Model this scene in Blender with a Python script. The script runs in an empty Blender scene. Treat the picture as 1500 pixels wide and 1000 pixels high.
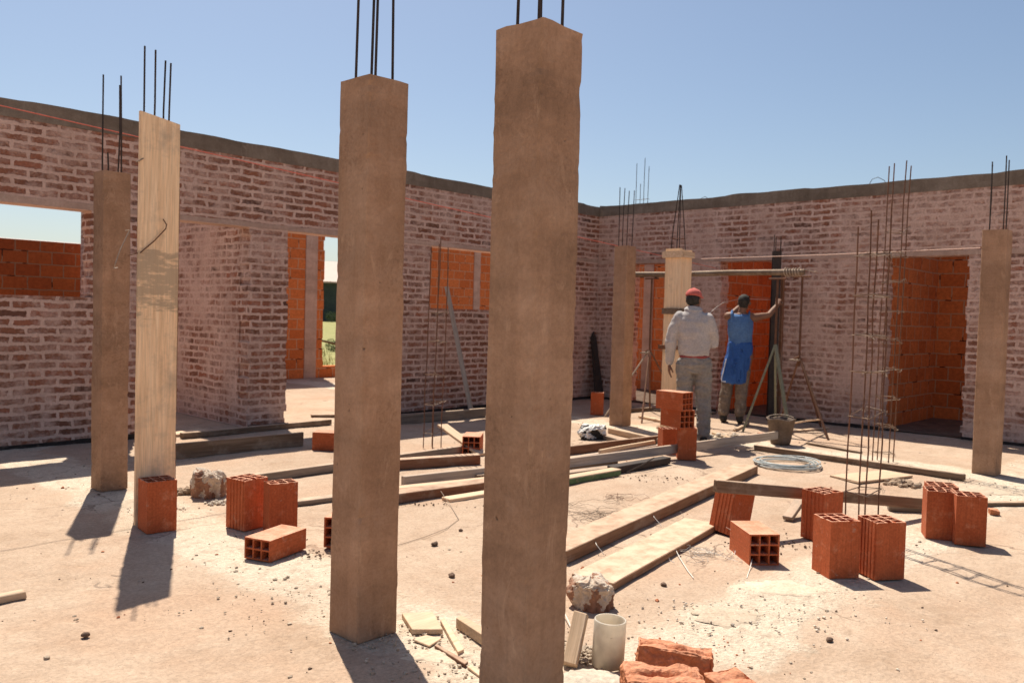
import bpy, bmesh, math, random
from mathutils import Vector, Matrix, Euler, noise
C = bpy.context.scene
COL = C.collection
R = math.radians
rnd = random.Random(7)

# ------------------------------------------------------------------ camera model
FPX, YAW, PITCH, ROLL, CH = 1211.86, 0.76025, 0.033077, 0.027244, 1.35
_F = Vector((math.cos(YAW)*math.cos(PITCH), math.sin(YAW)*math.cos(PITCH), -math.sin(PITCH)))
_R0 = Vector((math.sin(YAW), -math.cos(YAW), 0))
_U0 = _R0.cross(_F)
_R = math.cos(ROLL)*_R0 + math.sin(ROLL)*_U0
_U = -math.sin(ROLL)*_R0 + math.cos(ROLL)*_U0
def _ray(px, py): return _F + _R*((px-750)/FPX) - _U*((py-500)/FPX)
def G(px, py, z=0.0):
    """survey point: where the sight line meets the level z"""
    r = _ray(px, py); t = (z-CH)/r.z
    return Vector((0, 0, CH)) + r*t
def onY(px, py, y):
    r = _ray(px, py); return Vector((0, 0, CH)) + r*(y/r.y)
def onX(px, py, x):
    r = _ray(px, py); return Vector((0, 0, CH)) + r*(x/r.x)
def hgt(P, py):
    """height of the upright above ground point P seen at row py"""
    lo, hi = 0.0, 7.0
    for _ in range(36):
        m = (lo+hi)/2
        d = Vector((P.x, P.y, m-CH)); y = 500 - FPX*d.dot(_U)/d.dot(_F)
        if y > py: lo = m
        else: hi = m
    return lo
X0, Y0, HW, LZ = 10.89, 8.446, 3.15, 2.229      # right wall, left wall, wall height, lintel level

# ------------------------------------------------------------------ materials
def nt(name):
    m = bpy.data.materials.new(name); m.use_nodes = True
    t = m.node_tree; t.nodes.clear()
    out = t.nodes.new('ShaderNodeOutputMaterial'); b = t.nodes.new('ShaderNodeBsdfPrincipled')
    t.links.new(b.outputs[0], out.inputs[0])
    return m, t, b
def N(t, typ, **kw):
    n = t.nodes.new(typ)
    for k, v in kw.items():
        if k.startswith('i_'):
            key = k[2:]
            key = int(key) if key.isdigit() else key.replace('_', ' ')
            n.inputs[key].default_value = v
        else: setattr(n, k, v)
    return n
def L(t, a, b): t.links.new(a, b)
def c4(c): return (c[0], c[1], c[2], 1)
def ramp(t, fac, stops, interp='LINEAR'):
    r = t.nodes.new('ShaderNodeValToRGB'); r.color_ramp.interpolation = interp
    e = r.color_ramp.elements
    while len(e) < len(stops): e.new(0.5)
    for k, (p, c) in enumerate(stops):
        e[k].position = p; e[k].color = c4(c) if not isinstance(c, (int, float)) else (c, c, c, 1)
    L(t, fac, r.inputs[0]); return r
def mix(t, fac, a, b, blend='MIX'):
    m = t.nodes.new('ShaderNodeMix'); m.data_type = 'RGBA'; m.blend_type = blend
    for s, v in ((m.inputs[0], fac), (m.inputs[6], a), (m.inputs[7], b)):
        if hasattr(v, 'links'): L(t, v, s)
        elif isinstance(v, (int, float)): s.default_value = v if s.type == 'VALUE' else (v, v, v, 1)
        else: s.default_value = c4(v)
    return m.outputs[2]
def math_(t, op, a, b=None, clamp=False):
    m = t.nodes.new('ShaderNodeMath'); m.operation = op; m.use_clamp = clamp
    for k, v in ((0, a), (1, b)):
        if v is None: continue
        if hasattr(v, 'links'): L(t, v, m.inputs[k])
        else: m.inputs[k].default_value = v
    return m.outputs[0]
def coords(t, stretch=(1, 1, 1), per_object=False):
    tc = t.nodes.new('ShaderNodeTexCoord'); mp = t.nodes.new('ShaderNodeMapping')
    mp.inputs['Scale'].default_value = stretch
    L(t, tc.outputs['Object'], mp.inputs['Vector'])
    if per_object:
        oi = t.nodes.new('ShaderNodeObjectInfo')
        ml = math_(t, 'MULTIPLY', oi.outputs['Random'], 37.0)
        cb = t.nodes.new('ShaderNodeCombineXYZ')
        for k in range(3): L(t, ml, cb.inputs[k])
        L(t, cb.outputs[0], mp.inputs['Location'])
    return mp.outputs[0]
def noi(t, vec, scale, detail=6, rough=.6, dist=0.0):
    n = N(t, 'ShaderNodeTexNoise'); n.inputs['Scale'].default_value = scale
    n.inputs['Detail'].default_value = detail; n.inputs['Roughness'].default_value = rough
    n.inputs['Distortion'].default_value = dist
    L(t, vec, n.inputs['Vector']); return n.outputs['Fac']
def bump(t, b, h, strength=.5, dist=.01, prev=None):
    n = N(t, 'ShaderNodeBump'); n.inputs['Strength'].default_value = strength; n.inputs['Distance'].default_value = dist
    L(t, h, n.inputs['Height'])
    if prev is not None: L(t, prev, n.inputs['Normal'])
    L(t, n.outputs[0], b.inputs['Normal']); return n.outputs[0]

def dust(t, col, v, amt, c=(.62, .475, .35)):
    """site dust lying on whatever faces up"""
    g = N(t, 'ShaderNodeNewGeometry'); s_ = N(t, 'ShaderNodeSeparateXYZ'); L(t, g.outputs['True Normal'], s_.inputs[0])
    up = ramp(t, s_.outputs[2], [(.55, 0.0), (.9, 1.0)]).outputs[0]
    n = ramp(t, noi(t, v, 9, 6, .7), [(.3, .35), (.6, 1.0)]).outputs[0]
    return mix(t, math_(t, 'MULTIPLY', math_(t, 'MULTIPLY', up, n), amt), col, c)

def mk(name, c1, c2, scale=6, stretch=(1, 1, 1), rough=.85, bmp=.3, bdist=.004, fine=60, c3=None, objrand=.15, metallic=0, spec=.3, lo=.3, hi=.7, dusty=0.0, dcol=(.62, .475, .35)):
    """two-tone noisy material, with per-object brightness variation"""
    m, t, b = nt(name)
    v = coords(t, stretch, True)
    n1 = noi(t, v, scale); n2 = noi(t, v, fine, 4)
    r = ramp(t, n1, [(lo, c1), (hi, c2)])
    col = r.outputs[0]
    if c3 is not None:
        n3 = noi(t, v, scale*2.3, 5, .7)
        f = ramp(t, n3, [(.55, 0.0), (.7, 1.0)])
        col = mix(t, f.outputs[0], col, c3)
    if dusty: col = dust(t, col, v, dusty, dcol)
    f2 = ramp(t, n2, [(.3, .78), (.7, 1.12)])
    col = mix(t, 1.0, col, f2.outputs[0], 'MULTIPLY')
    oi = t.nodes.new('ShaderNodeObjectInfo')
    mr = N(t, 'ShaderNodeMapRange'); mr.inputs[3].default_value = 1-objrand; mr.inputs[4].default_value = 1+objrand
    L(t, oi.outputs['Random'], mr.inputs[0])
    hs = N(t, 'ShaderNodeHueSaturation'); L(t, mr.outputs[0], hs.inputs['Value']); L(t, col, hs.inputs['Color'])
    L(t, hs.outputs[0], b.inputs['Base Color'])
    b.inputs['Roughness'].default_value = rough; b.inputs['Metallic'].default_value = metallic
    b.inputs['Specular IOR Level'].default_value = spec
    h = math_(t, 'ADD', n1, math_(t, 'MULTIPLY', n2, .5))
    bump(t, b, h, bmp, bdist)
    return m

def wall_uv(t):
    tc = t.nodes.new('ShaderNodeTexCoord'); s = N(t, 'ShaderNodeSeparateXYZ'); L(t, tc.outputs['Object'], s.inputs[0])
    u = math_(t, 'ADD', s.outputs[0], s.outputs[1])
    return tc.outputs['Object'], u, s.outputs[2]

def mat_rough_brick(name='old_brickwork', cover=0.0):
    m, t, b = nt(name)
    P, u, z = wall_uv(t)
    w1 = noi(t, P, 3.2, 3); w2 = noi(t, P, 17, 5, .7); w3 = noi(t, P, 7, 3)
    du = math_(t, 'MULTIPLY', math_(t, 'SUBTRACT', w3, .5), .09)
    dz = math_(t, 'ADD', math_(t, 'MULTIPLY', math_(t, 'SUBTRACT', w2, .5), .05), math_(t, 'MULTIPLY', math_(t, 'SUBTRACT', w1, .5), .05))
    cb = N(t, 'ShaderNodeCombineXYZ'); L(t, math_(t, 'ADD', u, du), cb.inputs[0]); L(t, math_(t, 'ADD', z, dz), cb.inputs[1])
    br = N(t, 'ShaderNodeTexBrick'); br.offset = .5; br.squash = 1
    br.inputs['Scale'].default_value = 1; br.inputs['Mortar Size'].default_value = .0195; br.inputs['Mortar Smooth'].default_value = .5
    br.inputs['Brick Width'].default_value = .262; br.inputs['Row Height'].default_value = .0795; br.inputs['Bias'].default_value = 0
    br.inputs['Color1'].default_value = (0, 0, 0, 1); br.inputs['Color2'].default_value = (1, 1, 1, 1); br.inputs['Mortar'].default_value = (.5, .5, .5, 1)
    L(t, cb.outputs[0], br.inputs['Vector'])
    sr = N(t, 'ShaderNodeSeparateColor'); L(t, br.outputs['Color'], sr.inputs[0])
    bc = ramp(t, sr.outputs[0], [(0, (.17, .08, .053)), (.3, (.31, .125, .075)), (.6, (.23, .105, .068)), (.85, (.36, .14, .085)), (1, (.11, .06, .045))])
    fine = noi(t, P, 45, 5, .7)
    bcol = mix(t, 1.0, bc.outputs[0], ramp(t, fine, [(.25, .6), (.75, 1.35)]).outputs[0], 'MULTIPLY')
    # mortar smeared over the bricks in patches
    big = noi(t, P, 1.3, 4, .65); med = noi(t, P, 9, 5, .7)
    sm = math_(t, 'ADD', math_(t, 'MULTIPLY', big, .55), math_(t, 'MULTIPLY', med, .55))
    sm = ramp(t, sm, [(.50-cover, 0.0), (.655-cover, .92)]).outputs[0]
    edge = ramp(t, math_(t, 'ADD', br.outputs['Fac'], math_(t, 'MULTIPLY', math_(t, 'SUBTRACT', med, .5), .9)), [(.28, 0.0), (.52, 1.0)]).outputs[0]
    mf = math_(t, 'MAXIMUM', edge, sm)
    mcol = ramp(t, noi(t, P, 2.1, 5, .6), [(.3, (.52, .345, .275)), (.7, (.69, .48, .395))]).outputs[0]
    mcol = mix(t, 1.0, mcol, ramp(t, fine, [(.25, .75), (.75, 1.2)]).outputs[0], 'MULTIPLY')
    col = mix(t, mf, bcol, mcol)
    L(t, col, b.inputs['Base Color'])
    b.inputs['Roughness'].default_value = .95; b.inputs['Specular IOR Level'].default_value = .15
    h = math_(t, 'ADD', math_(t, 'MULTIPLY', mf, .8), math_(t, 'MULTIPLY', fine, .35))
    bump(t, b, h, .9, .018)
    return m

def mat_block_wall(name, c_lo, c_hi, c_m):
    m, t, b = nt(name)
    P, u, z = wall_uv(t)
    w = noi(t, P, 5, 3)
    cb = N(t, 'ShaderNodeCombineXYZ'); L(t, math_(t, 'ADD', u, math_(t, 'MULTIPLY', w, .05)), cb.inputs[0])
    L(t, math_(t, 'ADD', z, math_(t, 'MULTIPLY', w, .022)), cb.inputs[1])
    br = N(t, 'ShaderNodeTexBrick'); br.offset = .5
    br.inputs['Scale'].default_value = 1; br.inputs['Mortar Size'].default_value = .009; br.inputs['Mortar Smooth'].default_value = .3
    br.inputs['Brick Width'].default_value = .335; br.inputs['Row Height'].default_value = .192
    br.inputs['Color1'].default_value = (0, 0, 0, 1); br.inputs['Color2'].default_value = (1, 1, 1, 1)
    L(t, cb.outputs[0], br.inputs['Vector'])
    sr = N(t, 'ShaderNodeSeparateColor'); L(t, br.outputs['Color'], sr.inputs[0])
    bc = ramp(t, sr.outputs[0], [(0, c_lo), (1, c_hi)]).outputs[0]
    f = noi(t, P, 20, 6, .7); f1 = noi(t, P, 3, 4)
    bc = mix(t, 1.0, bc, ramp(t, f, [(.3, .7), (.7, 1.2)]).outputs[0], 'MULTIPLY')
    wv = N(t, 'ShaderNodeTexWave'); wv.wave_type = 'BANDS'; wv.bands_direction = 'Z'; wv.inputs['Scale'].default_value = 16; wv.inputs['Distortion'].default_value = .4
    L(t, P, wv.inputs['Vector'])
    bc = mix(t, .25, bc, mix(t, 1.0, bc, wv.outputs['Color'], 'MULTIPLY'))
    mfac = math_(t, 'MAXIMUM', br.outputs['Fac'], ramp(t, math_(t, 'ADD', math_(t, 'MULTIPLY', f, .5), math_(t, 'MULTIPLY', f1, .5)), [(.6, 0.0), (.68, .6)]).outputs[0])
    # some joints are empty and dark
    dark = ramp(t, noi(t, P, 4.2, 2), [(.58, 0.0), (.63, 1.0)]).outputs[0]
    jc = mix(t, dark, c_m, (.05, .02, .012))
    L(t, mix(t, mfac, bc, jc), b.inputs['Base Color'])
    b.inputs['Roughness'].default_value = .9; b.inputs['Specular IOR Level'].default_value = .2
    bump(t, b, math_(t, 'ADD', math_(t, 'MULTIPLY', br.outputs['Fac'], -1.0), math_(t, 'MULTIPLY', f, .3)), .6, .01)
    return m

def mat_concrete(name, c1, c2, c3, marks=False):
    m, t, b = nt(name)
    v = coords(t, (1, 1, 1), True); vs = coords(t, (9, 9, .55), True); vh = coords(t, (.5, .5, 3.4), True)
    big = noi(t, v, 2.2, 5, .65); st = noi(t, vs, 2.2, 5, .6); hz = noi(t, vh, 1.2, 4, .6); fine = noi(t, v, 70, 5, .7); pit = noi(t, v, 26, 2, .5)
    mid = noi(t, v, 7, 6, .72, .6)
    a = math_(t, 'ADD', math_(t, 'MULTIPLY', big, .45), math_(t, 'ADD', math_(t, 'MULTIPLY', st, .16), math_(t, 'MULTIPLY', mid, .39)))
    col = ramp(t, a, [(.38, c1), (.5, c2), (.63, c3)]).outputs[0]
    col = mix(t, .5, col, mix(t, 1.0, col, ramp(t, hz, [(.4, .72), (.6, 1.15)]).outputs[0], 'MULTIPLY'))
    col = mix(t, 1.0, col, ramp(t, fine, [(.25, .82), (.75, 1.13)]).outputs[0], 'MULTIPLY')
    pf = ramp(t, pit, [(.20, 1.0), (.25, 0.0)]).outputs[0]
    col = mix(t, math_(t, 'MULTIPLY', pf, .45), col, (.07, .05, .035))
    if marks:
        tcb = t.nodes.new('ShaderNodeTexCoord'); sb = N(t, 'ShaderNodeSeparateXYZ'); L(t, tcb.outputs['Object'], sb.inputs[0])
        cbb = N(t, 'ShaderNodeCombineXYZ'); L(t, sb.outputs[2], cbb.inputs[0]); L(t, math_(t, 'ADD', math_(t, 'ADD', sb.outputs[0], sb.outputs[1]), math_(t, 'MULTIPLY', mid, .05)), cbb.inputs[1])
        bb = N(t, 'ShaderNodeTexBrick'); bb.inputs['Scale'].default_value = 1; bb.inputs['Brick Width'].default_value = .83; bb.inputs['Row Height'].default_value = .11
        bb.inputs['Mortar Size'].default_value = .0012; bb.inputs['Mortar Smooth'].default_value = .6; bb.inputs['Color1'].default_value = (.84, .84, .84, 1); bb.inputs['Color2'].default_value = (1.12, 1.1, 1.08, 1); bb.inputs['Mortar'].default_value = (1.15, 1.1, 1.05, 1)
        L(t, cbb.outputs[0], bb.inputs['Vector'])
        col = mix(t, .3, col, mix(t, 1.0, col, bb.outputs['Color'], 'MULTIPLY'))
        hc = ramp(t, math_(t, 'ADD', math_(t, 'MULTIPLY', noi(t, v, 2.6, 3), .6), math_(t, 'MULTIPLY', noi(t, v, 60, 3, .7), .4)), [(.56, 0.0), (.64, .5)]).outputs[0]
        col = mix(t, hc, col, mix(t, 1.0, col, (.62, .6, .58), 'MULTIPLY'))
    # pale laitance drips
    lt = ramp(t, noi(t, coords(t, (5, 5, 2.0), True), 2.1, 6, .78, 1.0), [(.57, 0.0), (.70, .45)]).outputs[0]
    col = mix(t, lt, col, [min(.62, q*1.55+.04) for q in c2])
    L(t, col, b.inputs['Base Color']); b.inputs['Roughness'].default_value = .92; b.inputs['Specular IOR Level'].default_value = .2
    h = math_(t, 'ADD', math_(t, 'MULTIPLY', big, .8), math_(t, 'ADD', math_(t, 'MULTIPLY', fine, .3), math_(t, 'MULTIPLY', pf, -.8)))
    bump(t, b, h, .75, .010)
    return m

def mat_wood(name, c1, c2, c3, rough=.8, vert=False, dusty=.75):
    m, t, b = nt(name)
    st = (1.1, 22, 22) if not vert else (22, 22, 1.1)
    v = coords(t, st, True); v0 = coords(t, (1, 1, 1), True)
    g = noi(t, v, 1.6, 6, .65, .6); g2 = noi(t, v, 5, 4, .6)
    dirt = noi(t, v0, 3.5, 5, .7); fine = noi(t, v0, 60, 4)
    col = ramp(t, g, [(.3, c1), (.5, c2), (.7, c3)]).outputs[0]
    col = mix(t, 1.0, col, ramp(t, g2, [(.3, .8), (.7, 1.1)]).outputs[0], 'MULTIPLY')
    df = ramp(t, dirt, [(.52, 0.0), (.70, .6)]).outputs[0]
    col = mix(t, df, col, (.36, .285, .215))
    col = dust(t, col, v0, dusty, (.60, .42, .295))
    oi = t.nodes.new('ShaderNodeObjectInfo')
    mr = N(t, 'ShaderNodeMapRange'); mr.inputs[3].default_value = .85; mr.inputs[4].default_value = 1.15
    L(t, oi.outputs['Random'], mr.inputs[0])
    hs = N(t, 'ShaderNodeHueSaturation'); L(t, mr.outputs[0], hs.inputs['Value']); L(t, col, hs.inputs['Color'])
    L(t, hs.outputs[0], b.inputs['Base Color']); b.inputs['Roughness'].default_value = rough; b.inputs['Specular IOR Level'].default_value = .25
    bump(t, b, math_(t, 'ADD', g, math_(t, 'MULTIPLY', fine, .4)), .45, .004)
    return m

def mat_ground():
    m, t, b = nt('dusty_ground')
    tc = t.nodes.new('ShaderNodeTexCoord'); P = tc.outputs['Object']
    s = N(t, 'ShaderNodeSeparateXYZ'); L(t, P, s.inputs[0]); x, y = s.outputs[0], s.outputs[1]
    n0 = noi(t, P, .55, 5, .6); n1 = noi(t, P, 2.3, 6, .65); n2 = noi(t, P, 11, 6, .7); n3 = noi(t, P, 55, 5, .7); n4 = noi(t, P, 170, 3)
    a = math_(t, 'ADD', math_(t, 'MULTIPLY', n0, .35), math_(t, 'ADD', math_(t, 'MULTIPLY', n1, .4), math_(t, 'MULTIPLY', n2, .25)))
    col = ramp(t, a, [(.38, (.385, .27, .188)), (.5, (.465, .342, .25)), (.62, (.54, .41, .305))]).outputs[0]
    # pale rough cement strips between the columns
    def strip(c, w, lo):
        d = math_(t, 'ABSOLUTE', math_(t, 'SUBTRACT', c, w))
        d = math_(t, 'ADD', d, math_(t, 'ADD', math_(t, 'MULTIPLY', math_(t, 'SUBTRACT', n1, .5), .6), math_(t, 'MULTIPLY', math_(t, 'SUBTRACT', n2, .5), .3)))
        return ramp(t, d, [(lo*.78, 1.0), (lo*1.1, 0.0)]).outputs[0]
    sx = math_(t, 'MULTIPLY', strip(x, 2.28, .28), ramp(t, y, [(0, 0.0), (0.01, 1.0)]).outputs[0])
    sy = strip(y, 1.75, .26); sz = strip(x, 8.4, .3)
    st = math_(t, 'MAXIMUM', math_(t, 'MAXIMUM', sx, sy), sz)
    st0 = st
    st = math_(t, 'MULTIPLY', st, ramp(t, n2, [(.32, .35), (.52, 1.0)]).outputs[0])
    col = mix(t, st, col, mix(t, n3, (.56, .455, .34), (.76, .645, .51)))
    # reddish brick dust and dark damp/dirt patches
    rd = ramp(t, noi(t, P, .9, 4, .6, .5), [(.5, 0.0), (.68, .7)]).outputs[0]
    col = mix(t, rd, col, (.455, .30, .205))
    dk = ramp(t, noi(t, P, 4.5, 7, .75, .4), [(.60, 0.0), (.74, .5)]).outputs[0]
    col = mix(t, dk, col, (.25, .165, .11))
    col = mix(t, 1.0, col, ramp(t, n3, [(.25, .74), (.75, 1.18)]).outputs[0], 'MULTIPLY')
    sp = ramp(t, n4, [(.30, .42), (.37, 1.0)]).outputs[0]
    grit = ramp(t, noi(t, P, 34, 8, .8, .3), [(.60, 1.0), (.70, .62)]).outputs[0]
    sp = math_(t, 'MULTIPLY', sp, math_(t, 'ADD', math_(t, 'MULTIPLY', math_(t, 'SUBTRACT', grit, 1.0), math_(t, 'ADD', math_(t, 'MULTIPLY', st0, .75), .3)), 1.0))
    col = mix(t, 1.0, col, sp, 'MULTIPLY')
    # hairline shrinkage cracks in the screed
    vo = N(t, 'ShaderNodeTexVoronoi'); vo.feature = 'DISTANCE_TO_EDGE'; vo.inputs['Scale'].default_value = .75
    wv = N(t, 'ShaderNodeVectorMath'); wv.operation = 'ADD'
    nn = N(t, 'ShaderNodeTexNoise'); nn.inputs['Scale'].default_value = 3; nn.inputs['Detail'].default_value = 6; L(t, P, nn.inputs['Vector'])
    sc = N(t, 'ShaderNodeVectorMath'); sc.operation = 'SCALE'; sc.inputs['Scale'].default_value = .5; L(t, nn.outputs['Color'], sc.inputs[0])
    L(t, P, wv.inputs[0]); L(t, sc.outputs[0], wv.inputs[1]); L(t, wv.outputs[0], vo.inputs['Vector'])
    cr = ramp(t, vo.outputs['Distance'], [(.002, 1.0), (.007, 0.0)]).outputs[0]
    cr = math_(t, 'MULTIPLY', cr, ramp(t, n0, [(.5, 0.0), (.58, .7)]).outputs[0])
    col = mix(t, cr, col, (.16, .10, .07))
    L(t, col, b.inputs['Base Color']); b.inputs['Roughness'].default_value = .97; b.inputs['Specular IOR Level'].default_value = .1
    h = math_(t, 'ADD', math_(t, 'MULTIPLY', n2, .9), math_(t, 'ADD', math_(t, 'MULTIPLY', math_(t, 'MULTIPLY', n3, math_(t, 'ADD', math_(t, 'MULTIPLY', st0, .9), .35)), .9), math_(t, 'MULTIPLY', cr, -.5)))
    b1 = bump(t, b, h, .75, .02)
    return m

M = {}
M['brick'] = mat_rough_brick('old_brickwork', .0)
M['brick_pale'] = mat_rough_brick('smeared_brickwork', .045)
M['block'] = mat_block_wall('orange_blockwork', (.55, .145, .04), (.68, .205, .062), (.48, .29, .18))
M['beam'] = mat_concrete('beam_concrete', (.15, .115, .085), (.20, .155, .118), (.26, .21, .165))
M['lintel'] = mat_concrete('lintel_concrete', (.38, .255, .20), (.46, .315, .25), (.54, .38, .305))
M['column'] = mat_concrete('column_concrete', (.30, .178, .109), (.395, .236, .146), (.465, .296, .196), True)
M['hollow'] = mk('fired_clay', (.41, .088, .028), (.50, .125, .045), 5, (1, 1, 1), .85, .25, .003, 80, (.54, .19, .095), .13, dusty=.75, dcol=(.66, .40, .27))
M['rough_clay'] = mk('broken_clay', (.43, .155, .068), (.54, .215, .105), 14, rough=.95, bmp=.9, bdist=.01, fine=70, c3=(.60, .26, .15), objrand=.08, dusty=.6, dcol=(.66, .32, .20))
M['clay_chip'] = mk('clay_rubble', (.40, .13, .06), (.5, .2, .1), 20, rough=.95, bmp=.7, fine=90)
M['wood_new'] = mat_wood('new_pine', (.50, .335, .205), (.62, .44, .285), (.72, .54, .375), dusty=.3)
M['wood_thick'] = mat_wood('dusty_plank', (.17, .088, .047), (.25, .135, .075), (.32, .19, .11), dusty=.95)
M['wood_form'] = mat_wood('formwork_pine', (.77, .51, .30), (.85, .60, .37), (.90, .67, .44), vert=True, dusty=0)
M['wood_stained'] = mat_wood('stained_formwork', (.77, .51, .30), (.85, .60, .37), (.90, .67, .44), vert=True, dusty=0)
_t = M['wood_stained'].node_tree; _hs = [n for n in _t.nodes if n.type == 'HUE_SAT'][0]; _src = _hs.inputs['Color'].links[0].from_socket
_z = N(_t, 'ShaderNodeSeparateXYZ'); _tc = N(_t, 'ShaderNodeTexCoord'); L(_t, _tc.outputs['Object'], _z.inputs[0])
_band = ramp(_t, math_(_t, 'MULTIPLY', _z.outputs[2], .4), [(.40, 0.0), (.50, .16), (.56, .30), (.62, .34), (.665, .26), (.70, 0.0)]).outputs[0]
_sm = math_(_t, 'ADD', math_(_t, 'ADD', math_(_t, 'MULTIPLY', noi(_t, coords(_t, (5, 5, 22)), 1.0, 6, .7), .6), math_(_t, 'MULTIPLY', noi(_t, coords(_t, (16, 16, 40)), 1.0, 5, .7), .4)), _band)
L(_t, mix(_t, ramp(_t, _sm, [(.70, 0.0), (.80, .75)]).outputs[0], _src, (.36, .275, .19)), _hs.inputs['Color'])
M['wood_old'] = mat_wood('weathered_board', (.125, .078, .048), (.19, .125, .08), (.27, .19, .13))
M['wood_grey'] = mat_wood('grey_board', (.15, .115, .086), (.23, .178, .137), (.32, .26, .205))
M['wood_pale_grey'] = mat_wood('pale_grey_board', (.36, .295, .24), (.46, .385, .32), (.55, .465, .39))
M['wood_red'] = mat_wood('reddish_board', (.135, .056, .029), (.205, .094, .052), (.28, .142, .082))
M['pole'] = mat_wood('round_pole', (.15, .095, .06), (.22, .15, .098), (.30, .21, .14))
M['rebar'] = mk('dark_rebar', (.035, .028, .024), (.075, .05, .038), 20, rough=.7, bmp=.4, bdist=.001, fine=150, metallic=.3)
M['rust'] = mk('rusty_steel', (.115, .052, .030), (.20, .095, .055), 14, rough=.85, bmp=.4, bdist=.002, fine=120, c3=(.24, .15, .10))
M['tie'] = mk('pale_tie_wire', (.30, .22, .16), (.42, .33, .25), 20, rough=.7)
M['stirrup'] = mk('dusty_stirrup', (.19, .12, .08), (.30, .21, .15), 20, rough=.8)
M['galv'] = mk('galvanised_wire', (.42, .38, .34), (.55, .50, .45), 20, rough=.55, metallic=.4)
M['coil'] = mk('pale_tubing', (.36, .39, .39), (.47, .49, .47), 8, rough=.5, bmp=.1)
M['green_pipe'] = mk('green_painted_steel', (.17, .18, .125), (.25, .25, .18), 12, rough=.7, c3=(.2, .12, .07))
M['green_edge'] = mk('green_painted_wood', (.06, .12, .055), (.12, .17, .08), 8, rough=.8, c3=(.3, .22, .15))
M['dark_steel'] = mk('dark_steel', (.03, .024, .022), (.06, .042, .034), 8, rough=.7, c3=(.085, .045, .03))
M['cement_film'] = mat_concrete('cement_film', (.52, .365, .235), (.60, .43, .285), (.68, .50, .345))
M['block_dark'] = mat_block_wall('darkened_blockwork', (.33, .075, .022), (.41, .105, .03), (.27, .16, .10))  # darker copy of the orange blockwork, its colour lowered against floor bounce light
M['near_black'] = mk('near_black_rough', (.022, .016, .014), (.05, .036, .03), 9, rough=.8, bmp=.5, bdist=.006, fine=40, c3=(.14, .10, .08))  # near-black tone for the strip along the wall foot
M['dark_cloth'] = mk('dark_tarpaulin', (.03, .025, .025), (.06, .05, .045), 6, rough=.9, bmp=.6, bdist=.01, fine=30)
M['string_red'] = mk('red_string', (.56, .12, .085), (.66, .17, .12), 20, rough=.9)
M['string_pale'] = mk('pale_string', (.62, .42, .34), (.72, .52, .42), 20, rough=.9)
M['strap'] = mk('white_strap', (.74, .68, .60), (.82, .76, .68), 20, rough=.6)
M['pvc'] = mk('white_pvc', (.84, .80, .73), (.88, .84, .77), 3, rough=.45, bmp=.1, bdist=.002, fine=25, c3=(.66, .55, .42))
_m = M['pvc'].node_tree; _b = [n for n in _m.nodes if n.type == 'BSDF_PRINCIPLED'][0]; _o = [n for n in _m.nodes if n.type == 'OUTPUT_MATERIAL'][0]
_tr = _m.nodes.new('ShaderNodeBsdfTranslucent'); _tr.inputs[0].default_value = (.88, .80, .66, 1); _ms = _m.nodes.new('ShaderNodeMixShader'); _ms.inputs[0].default_value = .5
L(_m, _b.outputs[0], _ms.inputs[1]); L(_m, _tr.outputs[0], _ms.inputs[2]); L(_m, _ms.outputs[0], _o.inputs[0])
M['kraft'] = mk('kraft_paper', (.26, .125, .075), (.37, .20, .125), 5, rough=.8, bmp=.35, bdist=.003, fine=60)
M['sack'] = mk('dusty_sack', (.50, .40, .31), (.60, .50, .40), 5, rough=.8, bmp=.35, bdist=.003, fine=60, c3=(.42, .29, .20))
M['white_sack'] = mk('white_sack', (.72, .69, .64), (.80, .77, .72), 6, rough=.8, bmp=.5, bdist=.006, fine=30)
M['dirt'] = mk('loose_dirt', (.28, .19, .125), (.42, .31, .22), 12, rough=.98, bmp=1, bdist=.02, fine=50)
M['pebble'] = mk('pale_pebble', (.38, .29, .21), (.52, .42, .32), 20, rough=.95, objrand=.1)
M['chip'] = mk('dark_chip', (.10, .065, .045), (.19, .12, .085), 20, rough=.95, objrand=.2)
M['mortar'] = mk('dried_mortar', (.52, .43, .34), (.66, .57, .46), 9, rough=.95, bmp=.9, bdist=.012, fine=50)
M['shade_floor'] = mk('shade_dark_floor', (.085, .055, .038), (.15, .10, .07), 3, rough=.98, bmp=.8, bdist=.012, fine=40, c3=(.22, .15, .11))  # floor tone darkened to stand in for the shade inside the rooms
M['splash'] = mk('cement_crust', (.50, .39, .285), (.60, .485, .365), 12, rough=.97, bmp=.9, bdist=.008, fine=70, c3=(.46, .345, .245))
M['bucket'] = mk('mortar_crusted_rubber', (.095, .065, .048), (.18, .13, .098), 9, rough=.9, bmp=.6, bdist=.006, fine=40)
M['skin'] = mk('skin', (.20, .10, .062), (.27, .14, .088), 6, rough=.6, bmp=.15, bdist=.002, fine=90, objrand=0)
M['grey_cloth'] = mk('grey_sweatshirt', (.42, .38, .36), (.52, .475, .45), 5, rough=.95, bmp=.3, bdist=.006, fine=60, objrand=0)
M['grey_trouser'] = mk('grey_trousers', (.24, .215, .19), (.32, .29, .255), 4, rough=.95, bmp=.4, bdist=.008, fine=40, objrand=0)
M['brown_trouser'] = mk('brown_trousers', (.15, .115, .09), (.23, .18, .14), 5, rough=.95, bmp=.4, bdist=.008, fine=40, c3=(.38, .32, .26), objrand=0)
M['cap'] = mk('red_cap', (.50, .105, .085), (.60, .16, .13), 6, rough=.9, objrand=0)
M['red_cloth'] = mk('red_hem', (.26, .05, .05), (.36, .085, .08), 6, rough=.9, objrand=0)
M['blue_top'] = mk('faded_blue_cloth', (.075, .165, .36), (.11, .22, .43), 5, rough=.9, bmp=.3, bdist=.006, fine=50, objrand=0)
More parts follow.
